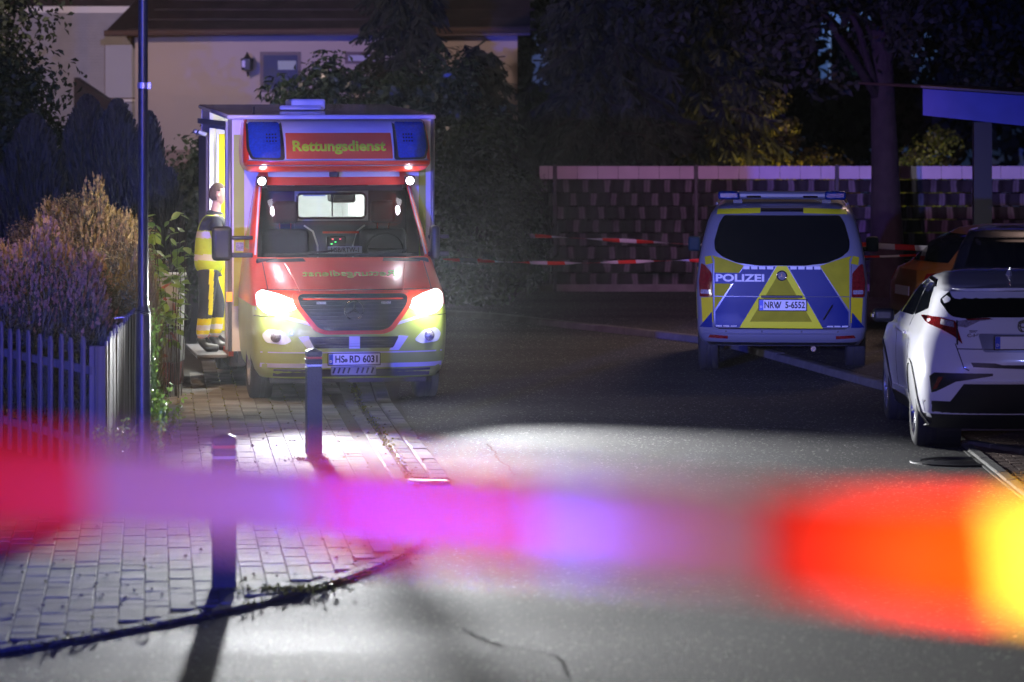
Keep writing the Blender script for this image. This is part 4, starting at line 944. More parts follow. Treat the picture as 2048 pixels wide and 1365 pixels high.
for s in (-1, 1):
    b = MB(); b.lathe([(.0005, s*.02), (.020, s*.012), (.026, 0), (.018, -s*.008)], (.085, s*.074, 1.685), 'y', 14); o = b.build('ear', M['skin'], PER, smooth=True)
    b = MB(); b.lathe([(.0005, .012), (.009, .008), (.012, 0)], (.168, s*.030, 1.712), 'x', 10); b.build('eye', M['white2'], PER, smooth=True)
    b = MB(); b.tube([(.168, s*.018, 1.724), (.172, s*.032, 1.728), (.16, s*.05, 1.722)], .004, 5); b.build('eyebrow', M['hair'], PER)
b = MB(); b.tube([(.172, -.022, 1.625), (.180, 0, 1.627), (.172, .022, 1.625)], .005, 5); b.build('lips', mat('lip', (.4, .17, .14), .5), PER)
for s, hx, hy, hz in ((-1, .34, -.155, 1.20), (1, .37, .14, 1.28)):
    J = [(hx, hy, hz, .028), (hx+.07, hy, hz+.0, .036, .020)]; E = [(0, 1)]
    hand = skin('hand', J, E, mat('glove', (.02, .03, .12), .6), PER, 1)
    for k in range(4):
        f_ = -.027+k*.018; L_ = (.07, .08, .075, .06)[k]
        skin('finger', [(hx+.06, hy+f_, hz, .009), (hx+.09+L_*.3, hy+f_, hz+.004, .009), (hx+.09+L_*.75, hy+f_*1.05, hz-.015, .008), (hx+.09+L_, hy+f_*1.05, hz-.035, .0065)], [(0, 1), (1, 2), (2, 3)], bpy.data.materials['glove'], hand, 1)
    skin('finger', [(hx+.02, hy-s*.02, hz, .010), (hx+.05, hy-s*.05, hz+.005, .010), (hx+.085, hy-s*.055, hz-.01, .008)], [(0, 1), (1, 2)], bpy.data.materials['glove'], hand, 1)
# =================================================================== BOLLARDS
M['bollard'] = mat('dark_recycled_plastic', (.03, .03, .038), .55, bump=.25, bscale=50, var=.3)
M['redtape'] = mat('red_reflector', (.75, .07, .05), .35)
M['whitetape'] = mat('white_reflector', (.8, .8, .85), .35)
def bollard(loc, h, w, rz, label):
    t = empty('bollard', loc, rz, label, 'bollard', 'square bollards on the pavement')
    a = w/2; b = MB()
    def sec(r, z): return [(-r, -r, z), (r, -r, z), (r, r, z), (-r, r, z)]
    z1, z2 = h-.085, h-.155
    zs = [(a*.98, -.05), (a*.98, z2-.012), (a*.90, z2-.008), (a*.90, z2+.008+.012), (a*1.0, z2+.024), (a*1.0, z1-.012), (a*.90, z1-.008), (a*.90, z1+.018), (a*1.0, z1+.022), (a*1.0, h-.03), (a*.92, h-.022), (.004, h)]
    vs = [v for r, z in zs for v in sec(r, z)]; fs = [(i*4+k, i*4+(k+1) % 4, i*4+4+(k+1) % 4, i*4+4+k) for i in range(len(zs)-1) for k in range(4)]
    fs.append(tuple(range(len(vs)-4, len(vs)))); b.add(vs, fs); b.build('post', M['bollard'], t, bevel=.004)
    for nm, zz, m_ in (('red_band', z1+.005, 'redtape'), ('white_band', z2+.008, 'whitetape')):
        b = MB(); r0, r1 = a*.905, a*.96
        b.box((0, 0, zz), (2*r1, 2*r1, .018)); b.build(nm, M[m_], t)
    return t
bollard((-1.855, 24.15, SW), .99, .152, R(8), 'nearer dark square bollard, left of the far one and crossed by the blurred tape')
bollard((-1.74, 32.9, SW), .92, .134, R(12), 'farther dark square bollard with red and white bands before the ambulance')

# =================================================================== LAMP POLE
PO = empty('lamp_pole', (-3.05, 31.0, SW), 0, 'dark steel street lamp pole with thicker base between picket fence and pavement', 'lamp pole')
M['pole'] = mat('pole_paint', (.016, .02, .028), .4, .0, spec=.35, bump=.15, bscale=25, var=.3)
b = MB(); b.lathe([(.062, -.1), (.061, 1.30), (.056, 1.36), (.042, 1.40)], seg=24); b.build('pole_base', M['pole'], PO, smooth=True)
b = MB(); b.lathe([(.042, 1.39), (.040, 4.0), (.034, 6.4)], seg=20); b.build('shaft', M['pole'], PO, smooth=True)
b = MB(); b.tube([(0, 0, 6.35), (0, 0, 6.7), (-.3, -.1, 6.95), (-.9, -.3, 7.0)], .03, 8); b.build('arm', M['pole'], PO)
b = MB(); b.box((-1.15, -.38, 6.98), (.6, .22, .10)); b.build('lamp_head', M['silver'], PO, bevel=.03)
for z in (1.345, 1.36): 
    b = MB(); b.tube([(.066*math.cos(a), .066*math.sin(a), z+.012*math.sin(a*2)) for a in [2*PI*k/20 for k in range(21)]], .004, 5); b.build('wire_tie', M['chrome'], PO)
b = MB(); b.tube([(-.06, 0, 1.35), (-.16, .02, 1.31), (-.24, .02, 1.30)], .004, 5); b.build('wire_end', M['chrome'], PO)
for z in (3.20, ):
    b = MB(); b.lathe([(.041, z), (.047, z+.003), (.047, z+.05), (.041, z+.053)], seg=20); b.box((.052, -.01, z+.025), (.03, .03, .05)); b.build('clamp', M['silver'], PO)

# =================================================================== PICKET FENCE
M['wood'] = mat('weathered_wood', (.12, .12, .125), .8, bump=.5, bscale=30, var=.45, vscale=12)
def woodgrain(m):
    n = m.node_tree.nodes; l = m.node_tree.links
    for t in [x for x in n if x.type == 'TEX_NOISE']:
        mp = n.new('ShaderNodeMapping'); mp.inputs['Scale'].default_value = (1, 1, .06); tc = [x for x in n if x.type == 'TEX_COORD'][0]
        l.new(tc.outputs['Object'], mp.inputs[0]); l.new(mp.outputs[0], t.inputs['Vector'])
woodgrain(M['wood'])
def picket_fence(p0, p1, n, label, h=1.13, w=.072, gap=None):
    p0, p1 = Vector((*p0, 0)), Vector((*p1, 0)); d = p1-p0; a = math.atan2(d.y, d.x)
    t = empty('picket_fence', (p0.x, p0.y, SW-.03), a, label, 'fence', 'weathered picket fences round the corner garden'); L = d.length
    for k in range(n):
        x = L*(k+.5)/n; hh = h+random.uniform(-.03, .03); ww = w*random.uniform(.85, 1.15); lean = random.uniform(-.012, .012)
        b = MB(); b.prism_y([(-ww/2, .04), (ww/2, .04), (ww/2+lean*.3, hh*.5), (ww/2, hh-.05), (ww*.2, hh), (-ww*.2, hh), (-ww/2, hh-.05), (-ww/2+lean*.4, hh*.5)], -.011, .011)
        o = b.build('picket', M['wood'], t, bevel=.003); o.location = (x, -.035, 0); o.rotation_euler = (random.uniform(-.01, .01), lean, random.uniform(-.05, .05))
    for z in (.28, .88):
        b = MB(); b.box((L/2, 0, z), (L, .035, .07)); b.build('rail', M['wood'], t, bevel=.004)
    for x in (.0, L):
        b = MB(); b.box((x, .06, h*.48), (.09, .09, h*.96)); b.build('fence_post', M['wood'], t, bevel=.006)
    return t
picket_fence((-4.95, 34.3), (-3.50, 31.25), 12, 'weathered wooden picket fence at lower left, lit blue, facing the camera side')
picket_fence((-3.42, 31.3), (-3.62, 35.6), 30, 'picket fence beside the pavement behind the lamp pole, seen end-on with bright edges', w=.085)

# =================================================================== CABINET
CBN = empty('utility_cabinet', (-3.83, 40.6, SW), R(-6), 'grey utility cabinet with red brown graffiti beside the pavement', 'cabinet')
M['cabgrey'] = mat('cabinet_grey', (.30, .32, .31), .55, bump=.1, var=.2, vscale=4)
b = MB(); b.box((0, 0, .70), (.52, .32, .92)); b.build('housing', M['cabgrey'], CBN, bevel=.015)
b = MB(); b.box((0, 0, 1.175), (.56, .36, .04)); b.build('lid', M['cabgrey'], CBN, bevel=.012)
b = MB(); b.box((0, 0, .115), (.50, .30, .24)); b.build('plinth', mat('red_brown_plinth', (.20, .05, .04), .7, var=.4), CBN, bevel=.01)
b = MB(); b.box((-.02, -.163, .70), (.006, .006, .86)); b.build('door_gap', M['black'], CBN)
b = MB(); b.box((.03, -.167, .72), (.02, .012, .10)); b.build('door_lock', M['chrome'], CBN)
gm = mat('graffiti_paint', (.23, .065, .045), .55, var=.35, vscale=14)
for pts in ([(.01, 1.00), (.07, 1.03), (.15, 1.09), (.19, 1.08)], [(.03, 1.01), (.10, .93), (.12, .91)], [(.06, .84), (.11, .78), (.13, .70)], [(.07, .80), (.14, .78), (.19, .70), (.205, .78), (.20, .88)],
            [(.03, .60), (.12, .63), (.10, .50), (.06, .42)], [(.07, .40), (.13, .47), (.22, .48), (.235, .46), (.18, .56), (.17, .54)], [(.05, .28), (.10, .32), (.13, .30)]):
    b = MB(); 
    for (x0, z0), (x1, z1) in zip(pts, pts[1:]):
        d = Vector((x1-x0, z1-z0)).normalized()*.016; nx, nz = -d.y, d.x
        b.add([(x0+nx-d.x*.5, -.1635, z0+nz), (x0-nx-d.x*.5, -.1635, z0-nz), (x1-nx*.8+d.x*.5, -.1635, z1-nz*.8), (x1+nx*.8+d.x*.5, -.1635, z1+nz*.8)], [(0, 1, 2, 3)])
    for i_, v in enumerate(b.v): b.v[i_] = (v[0], v[1]-.0006*(i_//4), v[2])
    b.build('graffiti', gm, CBN)

# =================================================================== PRIVACY FENCE
FY = 57.7
FEN = empty('privacy_fence', (0.42, FY, .07), 0, 'low mesh fence woven with stone print strips under a pale top band', 'fence')
def stonestrip(off, seed):
    m = mat('stone_print', (.05, .045, .055), .7, spec=.06); n = m.node_tree.nodes; l = m.node_tree.links; b = n['Principled BSDF']
    geo = n.new('ShaderNodeNewGeometry'); sx = n.new('ShaderNodeSeparateXYZ'); l.new(geo.outputs['Position'], sx.inputs[0])
    nz = n.new('ShaderNodeTexNoise'); nz.inputs['Scale'].default_value = 3.1; l.new(geo.outputs['Position'], nz.inputs['Vector'])
    a = n.new('ShaderNodeMath'); a.operation = 'MULTIPLY_ADD'; a.inputs[1].default_value = .5/.315; a.inputs[2].default_value = off
    l.new(sx.outputs[0], a.inputs[0])
    a1 = n.new('ShaderNodeMath'); a1.operation = 'MULTIPLY_ADD'; a1.inputs[1].default_value = .16; l.new(nz.outputs['Fac'], a1.inputs[0]); l.new(a.outputs[0], a1.inputs[2])
    f = n.new('ShaderNodeMath'); f.operation = 'FRACT'
    a2 = n.new('ShaderNodeMath'); a2.operation = 'MULTIPLY'; a2.inputs[1].default_value = 2; l.new(a1.outputs[0], a2.inputs[0]); l.new(a2.outputs[0], f.inputs[0])
    r = n.new('ShaderNodeValToRGB'); e = r.color_ramp.elements
    e[0].position = 0; e[0].color = (.03, .028, .033, 1); e[1].position = 1; e[1].color = (.03, .028, .033, 1)
    for p, c in ((.10, .02), (.18, .15), (.26, .10), (.36, .17), (.44, .025), (.6, .015), (.75, .03)):
        x = e.new(p); x.color = (c*1.02, c*.92, c, 1)
    l.new(f.outputs[0], r.inputs[0])
    n2 = n.new('ShaderNodeTexNoise'); n2.inputs['Scale'].default_value = 1.3; n2.inputs['Detail'].default_value = 5; l.new(geo.outputs['Position'], n2.inputs['Vector'])
    r2 = n.new('ShaderNodeValToRGB'); r2.color_ramp.elements[0].position = .3; r2.color_ramp.elements[0].color = (.35, .35, .35, 1); r2.color_ramp.elements[1].position = .7; r2.color_ramp.elements[1].color = (1.2, 1.2, 1.2, 1); l.new(n2.outputs['Fac'], r2.inputs[0])
    mx = n.new('ShaderNodeMix'); mx.data_type = 'RGBA'; mx.blend_type = 'MULTIPLY'; mx.inputs[0].default_value = 1
    l.new(r.outputs[0], mx.inputs[6]); l.new(r2.outputs[0], mx.inputs[7]); l.new(mx.outputs[2], b.inputs['Base Color'])
    return m
sm = [stonestrip((0.0 if i % 2 else .5)*.5+.06*(i % 3), i) for i in range(9)]
M['cap'] = mat('cap_strip', (.50, .45, .47), .55, var=.12, vscale=3, bump=.1)
M['fpost'] = mat('fence_post_black', (.012, .012, .014), .5)
PNL = 2.17; posts = [0.24+PNL*k for k in range(-1, 5)]
for pi, px in enumerate(posts[:-1]):
    x0, x1 = px+.03, px+PNL-.03
    if pi == 0: x0 = -.0
    for r_ in range(8):
        z = 1.62-r_*.205
        b = MB(); nn = 14; vs = []; 
        for k in range(nn+1):
            x = x0+(x1-x0)*k/nn; dy = .012*math.sin(k*2.1+r_*1.7)
            vs += [(x, dy-.004, z-.093), (x, dy-.004, z+.093), (x, dy+.004, z+.093), (x, dy+.004, z-.093)]
        fs = [(4*k+i, 4*k+(i+1) % 4, 4*k+4+(i+1) % 4, 4*k+4+i) for k in range(nn) for i in range(4)]; fs += [(0, 1, 2, 3), (4*nn+3, 4*nn+2, 4*nn+1, 4*nn)]
        b.add(vs, fs); b.build('strip', sm[(r_)], FEN)
    x = x0
    while x < x1-.02:
        xe = min(x+.315, x1) if x > x0 or pi else min(x+.14, x1)
        b = MB(); b.box(((x+xe)/2, -.006, 1.83), (xe-x-.006, .025, .197)); o = b.build('cap_strip', M['cap'], FEN); o.rotation_euler = (0, 0, 0); x = xe
    for k in range(int((x1-x0)/.25)):
        b = MB(); b.tube([(x0+.12+k*.25, .022, .1), (x0+.12+k*.25, .022, 1.75)], .003, 4); b.build('mesh_wire', M['fpost'], FEN)
for px in posts:
    b = MB(); b.b(px-.024, px+.024, -.03, .03, 0, 1.95); b.build('fence_post', M['fpost'], FEN)
b = MB(); b.b(-.0, posts[-1], -.02, .10, -.08, .11); b.build('fence_plinth', M['kerb'], FEN)

# =================================================================== TAPES
def tapemat(name, period, phase, axis=0, red=(.75, .03, .02), white=(.75, .75, .74), trans=.35, gloss=.3, coat=.3):
    m = bpy.data.materials.new(name); m.use_nodes = True; n = m.node_tree.nodes; l = m.node_tree.links; b = n['Principled BSDF']
    at = n.new('ShaderNodeAttribute'); at.attribute_name = 'run'
    a = n.new('ShaderNodeMath'); a.operation = 'MULTIPLY_ADD'; a.inputs[1].default_value = 1/period; a.inputs[2].default_value = phase
    f = n.new('ShaderNodeMath'); f.operation = 'FRACT'; g_ = n.new('ShaderNodeMath'); g_.operation = 'GREATER_THAN'; g_.inputs[1].default_value = .5
    l.new(at.outputs['Fac'], a.inputs[0]); l.new(a.outputs[0], f.inputs[0]); l.new(f.outputs[0], g_.inputs[0])
    mx = n.new('ShaderNodeMix'); mx.data_type = 'RGBA'; mx.inputs[6].default_value = (*white, 1); mx.inputs[7].default_value = (*red, 1); l.new(g_.outputs[0], mx.inputs[0])
    l.new(mx.outputs[2], b.inputs['Base Color']); b.inputs['Roughness'].default_value = gloss
    b.inputs['Coat Weight'].default_value = coat; b.inputs['Coat Roughness'].default_value = .2; b.inputs['Coat IOR'].default_value = 2.2 if coat > .9 else 1.5
    tr = n.new('ShaderNodeBsdfTranslucent'); l.new(mx.outputs[2], tr.inputs[0])
    ms = n.new('ShaderNodeMixShader'); ms.inputs[0].default_value = trans; l.new(b.outputs[0], ms.inputs[1]); l.new(tr.outputs[0], ms.inputs[2]); l.new(ms.outputs[0], n['Material Output'].inputs[0])
    return m
def ribbon(name, pts, width, m, label, twist=lambda s: 0, bow=0, nx=60, nw=4, group=None):
    P = smooth_poly([tuple(p) for p in pts], max(2, nx//(len(pts)-1))); me = bpy.data.meshes.new(name); vs = []; run = []; s = 0; prev = None
    tot = sum((Vector(b_)-Vector(a_)).length for a_, b_ in zip(P, P[1:]))
    for i, p in enumerate(P):
        p = Vector(p); s += (p-prev).length if prev is not None else 0; prev = p
        t = (Vector(P[min(i+1, len(P)-1)])-Vector(P[max(i-1, 0)])).normalized(); up = Vector((0, 0, 1)); side = t.cross(up).normalized(); up = side.cross(t)
        th = twist(s/tot)
        for k in range(nw+1):
            q = (k/nw-.5); o = up*math.cos(th)+side*math.sin(th); nn = side*math.cos(th)-up*math.sin(th)
            w_ = width(s/tot) if callable(width) else width
            vs.append(p+o*q*w_+nn*bow*(1-4*q*q)); run.append(s+q*w_*.12)
    fs = [(i*(nw+1)+k, i*(nw+1)+k+1, (i+1)*(nw+1)+k+1, (i+1)*(nw+1)+k) for i in range(len(P)-1) for k in range(nw)]
    me.from_pydata([tuple(v) for v in vs], [], fs); me.materials.append(m); me.shade_smooth()
    at = me.attributes.new('run', 'FLOAT', 'POINT'); at.data.foreach_set('value', run)
    o = ob(name, me); md = o.modifiers.new('s', 'SOLIDIFY'); md.thickness = .0006
    return tag(o, label, 'barrier tape', group)
tm = tapemat('tape_film', .5, 0)
ribbon('barrier_tape', [(-.9, 55, 1.10), (1.0, 54.7, 1.01), (2.7, 54.4, .93), (4.2, 54, .86)], .06, tm, 'red and white barrier tape, upper of two strung before the privacy fence', twist=lambda s: .9+.7*math.sin(s*22), group='far barrier tapes')
ribbon('barrier_tape', [(-1.2, 52, .84), (.6, 51.5, .80), (2.4, 51, .86), (3.2, 50.6, .84)], .05, tm, 'red and white barrier tape, lower of two strung before the privacy fence', twist=lambda s: .8+.8*math.sin(s*26+1), group='far barrier tapes')
ribbon('barrier_tape', [(4.0, 46.5, 1.29), (4.9, 46.3, 1.24), (5.9, 46, 1.23)], .07, tm, 'red and white barrier tape at right between police van and carport post', twist=lambda s: .1+.3*math.sin(s*14), group='far barrier tapes')
ribbon('barrier_tape', [(4.1, 46.8, 1.10), (4.7, 46.6, 1.12), (5.3, 46.4, 1.16)], .03, tm, 'thin slack end of barrier tape hanging below the taut one at right', twist=lambda s: .6, group='far barrier tapes')
# the tape right before the lens, out of focus, tied between two posts beyond the frame
ftm = tapemat('near_tape_film', .352, .53, trans=.5, red=(.80, .05, .03), white=(.55, .50, .53), coat=1.0)
TY = 2.9
ribbon('barrier_tape', [(-1.9, 3.05, 2.97), (-.6, 2.95, 2.942), (-.2, 2.92, 2.928), (.1, 2.9, 2.905), (.3, 2.86, 2.892), (.5, 2.80, 2.888), (1.6, 2.5, 2.86)], lambda s: .078+.05*max(0, min(1, (s-.60)*4)), ftm,
       'wide red and white barrier tape stretched blurred across the foreground', bow=-.012, nx=160, nw=8)
for x, y, z, wd in ((-1.95, 3.05, 3.1, 'left'), (1.65, 2.48, 3.05, 'right')):
    b = MB(); b.tube([(x, y, gz(y)-.05), (x, y, z)], .025, 10); b.tube([(x, y, gz(y)-.02), (x, y, gz(y)+.02)], .14, 16)
    tag(b.build('barrier_post', M['silver']), 'plain steel post holding the %s end of the foreground tape' % wd, 'post')
# spots on the foreground tape: beacon and amber flasher behind the photographer, added pink fill
light('beacon_and_fill_light', 'SPOT', (-.6, -1.2, 2.9), 620, (.10, .05, 1.0), (-.30, 2.9, 2.935), .05, 14, 1.0)
light('beacon_and_fill_light', 'SPOT', (.6, -.9, 2.9), 3200, (.03, .08, 1.0), (.048, 2.9, 2.900), .03, 1.05, 1.0)
light('hazard_and_fill_light', 'SPOT', (1.0, -.8, 2.95), 9000, (1.0, .50, .0), (.50, 2.8, 2.885), .03, 8.5, 1.0)
light('pink_fill_light', 'SPOT', (.1, -2.5, 3.1), 1250, (1.0, .33, .36), (.15, 2.9, 2.9), .1, 22, 1.0)  # added pink spot that tints the tape, no tail light behind it

# =================================================================== HOUSES
M['render'] = mat('house_render', (.50, .43, .38), .85, bump=.15, bscale=25, var=.08, vscale=.6)
M['brickwhite'] = mat('painted_brick', (.42, .42, .46), .75, var=.1)
def bricks(m, sc=4.5):
    n = m.node_tree.nodes; l = m.node_tree.links; b = n['Principled BSDF']; br = n.new('ShaderNodeTexBrick'); tc = n.new('ShaderNodeTexCoord')
    mp = n.new('ShaderNodeMapping'); mp.inputs['Rotation'].default_value = (PI/2, 0, 0); l.new(tc.outputs['Object'], mp.inputs[0]); l.new(mp.outputs[0], br.inputs[0])
    br.inputs['Scale'].default_value = sc; br.inputs['Mortar Size'].default_value = .03
    bp = n.new('ShaderNodeBump'); bp.inputs['Strength'].default_value = .8; bp.inputs['Distance'].default_value = .02; bp.invert = True
    l.new(br.outputs['Fac'], bp.inputs['Height']); l.new(bp.outputs[0], b.inputs['Normal'])
bricks(M['brickwhite'])
M['rooftile'] = mat('roof_tiles', (.045, .03, .028), .8, var=.4, vscale=3, bump=.4, bscale=8)
M['shutter'] = mat('roller_shutter', (.42, .44, .52), .5)
M['gutter'] = mat('gutter_brown', (.10, .06, .045), .5)
H1 = empty('house', (-5.1, 66, 0), 0, 'beige rendered house with brown gutter and wall lantern behind the ambulance', 'house')
#  at 66 m 1 px = 8.8 mm ; wall from x=-6.6 to -.1
def hx(px): return (px-1024)*66/7500+5.1
def hz(py): return CZ-(py-170)*66/7500
b = MB(); b.b(hx(270), hx(1035), 0, 8, 0, hz(66)); b.build('wall', M['render'], H1)
b = MB(); b.b(hx(270)-.0, hx(1035), -.03, 0, 0, hz(300)); b.build('wall_base', mat('base_plaster', (.27, .2, .18), .9), H1)
rf = MB(); x0, x1, xt = hx(215), hx(1060), hx(330)
rf.add([(x0, -.5, hz(66)), (x1, -.5, hz(60)), (x1, 4, hz(66)+2.6), (xt+1, 4, hz(66)+2.6), (x0, 4, hz(66)), (x1, 4, hz(66))], [(0, 1, 2, 3), (0, 3, 4), (0, 4, 5, 1), (1, 5, 2), (3, 2, 5, 4)])
rfo = rf.build('roof', M['rooftile'], H1)
for k in range(12):
    z = hz(66)+.18*k+.05; y = -.46+k*.318; b = MB(); b.box(((x0+x1)/2+.25+k*.1, y, z), (x1-x0-.3-k*.22, .05, .03)); b.build('tile_course', M['rooftile'], rfo)
b = MB(); b.tube([(x0, -.54, hz(68)), (x1, -.54, hz(60))], .055, 8); b.build('gutter', M['gutter'], H1)
b = MB(); b.b(x0+.05, x1, -.5, -.02, hz(72), hz(67)); b.build('eaves_board', M['gutter'], H1)
ln = empty('wall_lantern', (hx(497)-5.1, 65.9, hz(125)), 0, 'black wall lantern hanging on the beige house wall', 'lantern')
b = MB(); b.lathe([(.04, -.16), (.10, -.13), (.115, .06), (.06, .08), (.03, .13), (.005, .18)], (0, -.22, 0), 'z', 6); b.build('lantern_body', M['black'], ln)
b = MB(); b.tube([(0, .1, -.1), (0, -.05, -.24), (0, -.22, -.16)], .018, 6); b.build('bracket', M['black'], ln)
b = MB(); b.box((-.06, -.31, -.03), (.06, .02, .12)); b.build('pane', mat('lantern_pane', (.5, .45, .35), .3), ln)
for (a0, a1, b0, b1, gl) in ((520, 602, 104, 185, 1), (690, 770, 104, 128, 0)):
    b = MB(); b.b(hx(a0), hx(a1), -.02, .05, hz(b1), hz(b0)); w_ = b.build('window', M['gutter'], H1)
    b = MB(); b.b(hx(a0)+.06, hx(a1)-.06, -.026, -.021, hz(b1)+.05, hz(b0)-.06); b.build('pane', mat('window_glass', (.01, .012, .012), .35, spec=.2) if gl else M['shutter'], w_)
    if gl: b = MB(); b.b(hx(556), hx(600)-.07, -.034, -.029, hz(140), hz(122)); b.build('curtain', mat('lit_curtain', (.45, .55, .5), .8), w_)
H2 = empty('house', (-5.1, 66, 0), 0, 'pale brick house at upper left with closed roller shutter', 'house'); H2.location = (-5.1, 69, 0)
b = MB(); b.b(-5.2, hx(275), 0, 6, 0, hz(20)); b.build('wall', M['brickwhite'], H2)
b = MB(); b.b(-5.2, hx(300), -.06, 6, hz(20), hz(6)); b.build('fascia', M['white2'], H2)
b = MB(); b.b(-5.2, hx(300), 0, 6, hz(5.5), hz(-60)); b.build('roof', M['rooftile'], H2)
b = MB(); b.b(hx(172), hx(262), -.03, .02, hz(200), hz(86)); wn = b.build('window', M['gutter'], H2)
for k in range(24):
    z0 = hz(200)+.03+k*.0405; b = MB(); b.b(hx(174), hx(256), -.048, -.033, z0, z0+.037); b.build('shutter_slat', M['shutter'], wn)
b = MB(); b.b(hx(168), hx(266), -.10, 0, hz(205), hz(200)-.002); b.build('window_sill', M['white2'], H2)
b = MB(); b.add([(hx(120), -.9, hz(155)), (hx(210), -.9, hz(215)), (hx(120), -.9, hz(260)), (hx(120), 0, hz(155)), (hx(210), 0, hz(215)), (hx(120), 0, hz(260))], [(0, 1, 2), (3, 5, 4), (0, 3, 4, 1), (1, 4, 5, 2), (0, 2, 5, 3)])
b.build('lean_to_roof', M['rooftile'], H2)
# distant pale blue facade between the trees
H3 = empty('house', (6.8, 95, 0), 0, 'far bluish house glimpsed through the trees at upper right', 'house')
b = MB(); b.b(-8.8, 9, 0, 7, 0, 5.9); b.build('wall', mat('blue_render', (.35, .42, .55), .8), H3)
b = MB(); b.add([(-3.2, -.4, 5.9), (9.4, -.4, 5.9), (9.4, 3.5, 8.5), (-3.2, 3.5, 8.5), (9.4, 7.4, 5.9), (-3.2, 7.4, 5.9)], [(0, 1, 2, 3), (3, 2, 4, 5), (0, 3, 5), (1, 4, 2), (0, 5, 4, 1)]); b.build('roof', M['rooftile'], H3)
for x in (-1.8, 1.2, 4):
    b = MB(); b.b(x, x+1.1, -.05, .02, 3.3, 4.7); w_ = b.build('window', M['white2'], H3); b = MB(); b.b(x+.08, x+1.02, -.06, -.052, 3.38, 4.62); b.build('pane', M['darkglass'], w_)
light('street_and_fill_light', 'SPOT', (7.5, 92.2, 7.2), 420, (.28, .48, 1.0), (8.2, 95, 3.8), .2, 120, 1.0)  # added blue spot brightening the far facade, no street lamp there
light('street_and_fill_light', 'SPOT', (0.2, 92.2, 7.2), 260, (.34, .45, 1.0), (.6, 95, 3.8), .2, 110, 1.0)  # second added spot, for the facade seen through the left gap
# carport at right
CP = empty('carport', (6.1, 50.5, .07), 0, 'carport with slanted fascia coloured as blue lit and dark post at right', 'carport')
def cx_(px, Y): return (px-1024)*Y/7500-6.1
def cz_(py, Y): return CZ-(py-170)*Y/7500-.07
M['fascia'] = mat('carport_fascia', (.07, .08, .34), .6, var=.15, vscale=4)  # blue of the light falling here is put into the fascia colour
b = MB(); xa, xb = cx_(1846, 50.5), cx_(2100, 50.5)
b.add([(xa, 0, cz_(231, 50.5)), (xb, -.6, cz_(258, 50.5)), (xb, -.6, cz_(196, 50.5)), (xa, 0, cz_(178, 50.5)), (xa, .06, cz_(231, 50.5)), (xb, -.54, cz_(258, 50.5)), (xb, -.54, cz_(196, 50.5)), (xa, .06, cz_(178, 50.5))], [(0, 1, 2, 3), (7, 6, 5, 4), (0, 4, 5, 1), (3, 2, 6, 7), (0, 3, 7, 4), (1, 5, 6, 2)])
b.build('fascia', M['fascia'], CP)
b = MB(); b.add([(xa-.03, 0, cz_(176, 50.5)), (xb, -.65, cz_(194, 50.5)), (xb, 4, cz_(194, 50.5)+.1), (xa-.5, 4, cz_(176, 50.5)+.05), (xa-.03, 0, cz_(172, 50.5)), (xb, -.65, cz_(190, 50.5)), (xb, 4, cz_(190, 50.5)+.1), (xa-.5, 4, cz_(172, 50.5)+.05)], [(3, 2, 1, 0), (4, 5, 6, 7), (0, 1, 5, 4), (1, 2, 6, 5), (2, 3, 7, 6), (3, 0, 4, 7)])
b.build('roof', M['gutter'], CP)
b = MB(); b.b(cx_(1950, 50.5), cx_(1986, 50.5), .1, .30, 0, cz_(245, 50.5)); b.build('carport_post', M['black'], CP)
# cars half hidden behind the white car
def simple_car(loc, rz, paint, label, lamp_on):
    t = empty('parked_car', loc, rz, label, 'car')
    LV = [(.25, .1, 4.2, .80, .3, 3, .5, 3), (.45, .0, 4.3, .86, .35, 3, .6, 3), (.75, .02, 4.3, .87, .35, 3, .7, 3), (.93, .10, 4.1, .85, .4, 3, .8, 3), (1.0, .25, 3.2, .80, .4, 3, .6, 3), (1.25, .5, 2.8, .72, .4, 3, .5, 3), (1.42, .85, 2.4, .62, .4, 3, .4, 3), (1.46, 1.1, 2.1, .45, .3, 3, .3, 3)]
    o = loft(LV, 16, 8, True, None, None, 2).build('body', paint, t); autosmooth(o, 40); fn = end_fn(LV)
    patch('rear_window', [(-.55, 1.36), (.55, 1.36), (.66, 1.03), (-.66, 1.03)], fn, .006, .01, M['darkglass'], t)
    for s in (-1, 1):
        patch('taillight', [(s*.6, .78), (s*.82, .78), (s*.82, .92), (s*.6, .90)], fn, .01, .02, lamp_on, t)
        for yy in (.75, 3.4): wheel(t, (s*.78, yy, .31), .31, .19, .19, s, 5)
    patch('number_plate', [(-.26, .62), (.26, .62), (.26, .73), (-.26, .73)], fn, .01, .01, M['plate'], t)
    patch('bumper_trim', [(-.7, .35), (.7, .35), (.7, .42), (-.7, .42)], fn, .01, .01, M['black'], t)
    return t
simple_car((4.75, 45.8, .07), R(-78), mat('orange_paint', (.26, .09, .015), .3, coat=.6), 'orange lit parked car standing under the carport behind the police van', M['redlens'])
simple_car((5.95, 43.9, .07), R(-8), mat('dark_paint', (.012, .014, .02), .25, coat=.6), 'dark parked car beside the carport post with a red taillight', mat('taillight_glow', (.6, .02, .02), emit=(1, .05, .03), es=.25))
light('street_and_fill_light', 'SPOT', (4.6, 42.8, 3.0), 16, (1.0, .45, .10), (5.1, 45.2, .7), .1, 50, 1.0)  # orange spot aimed low at the parked car

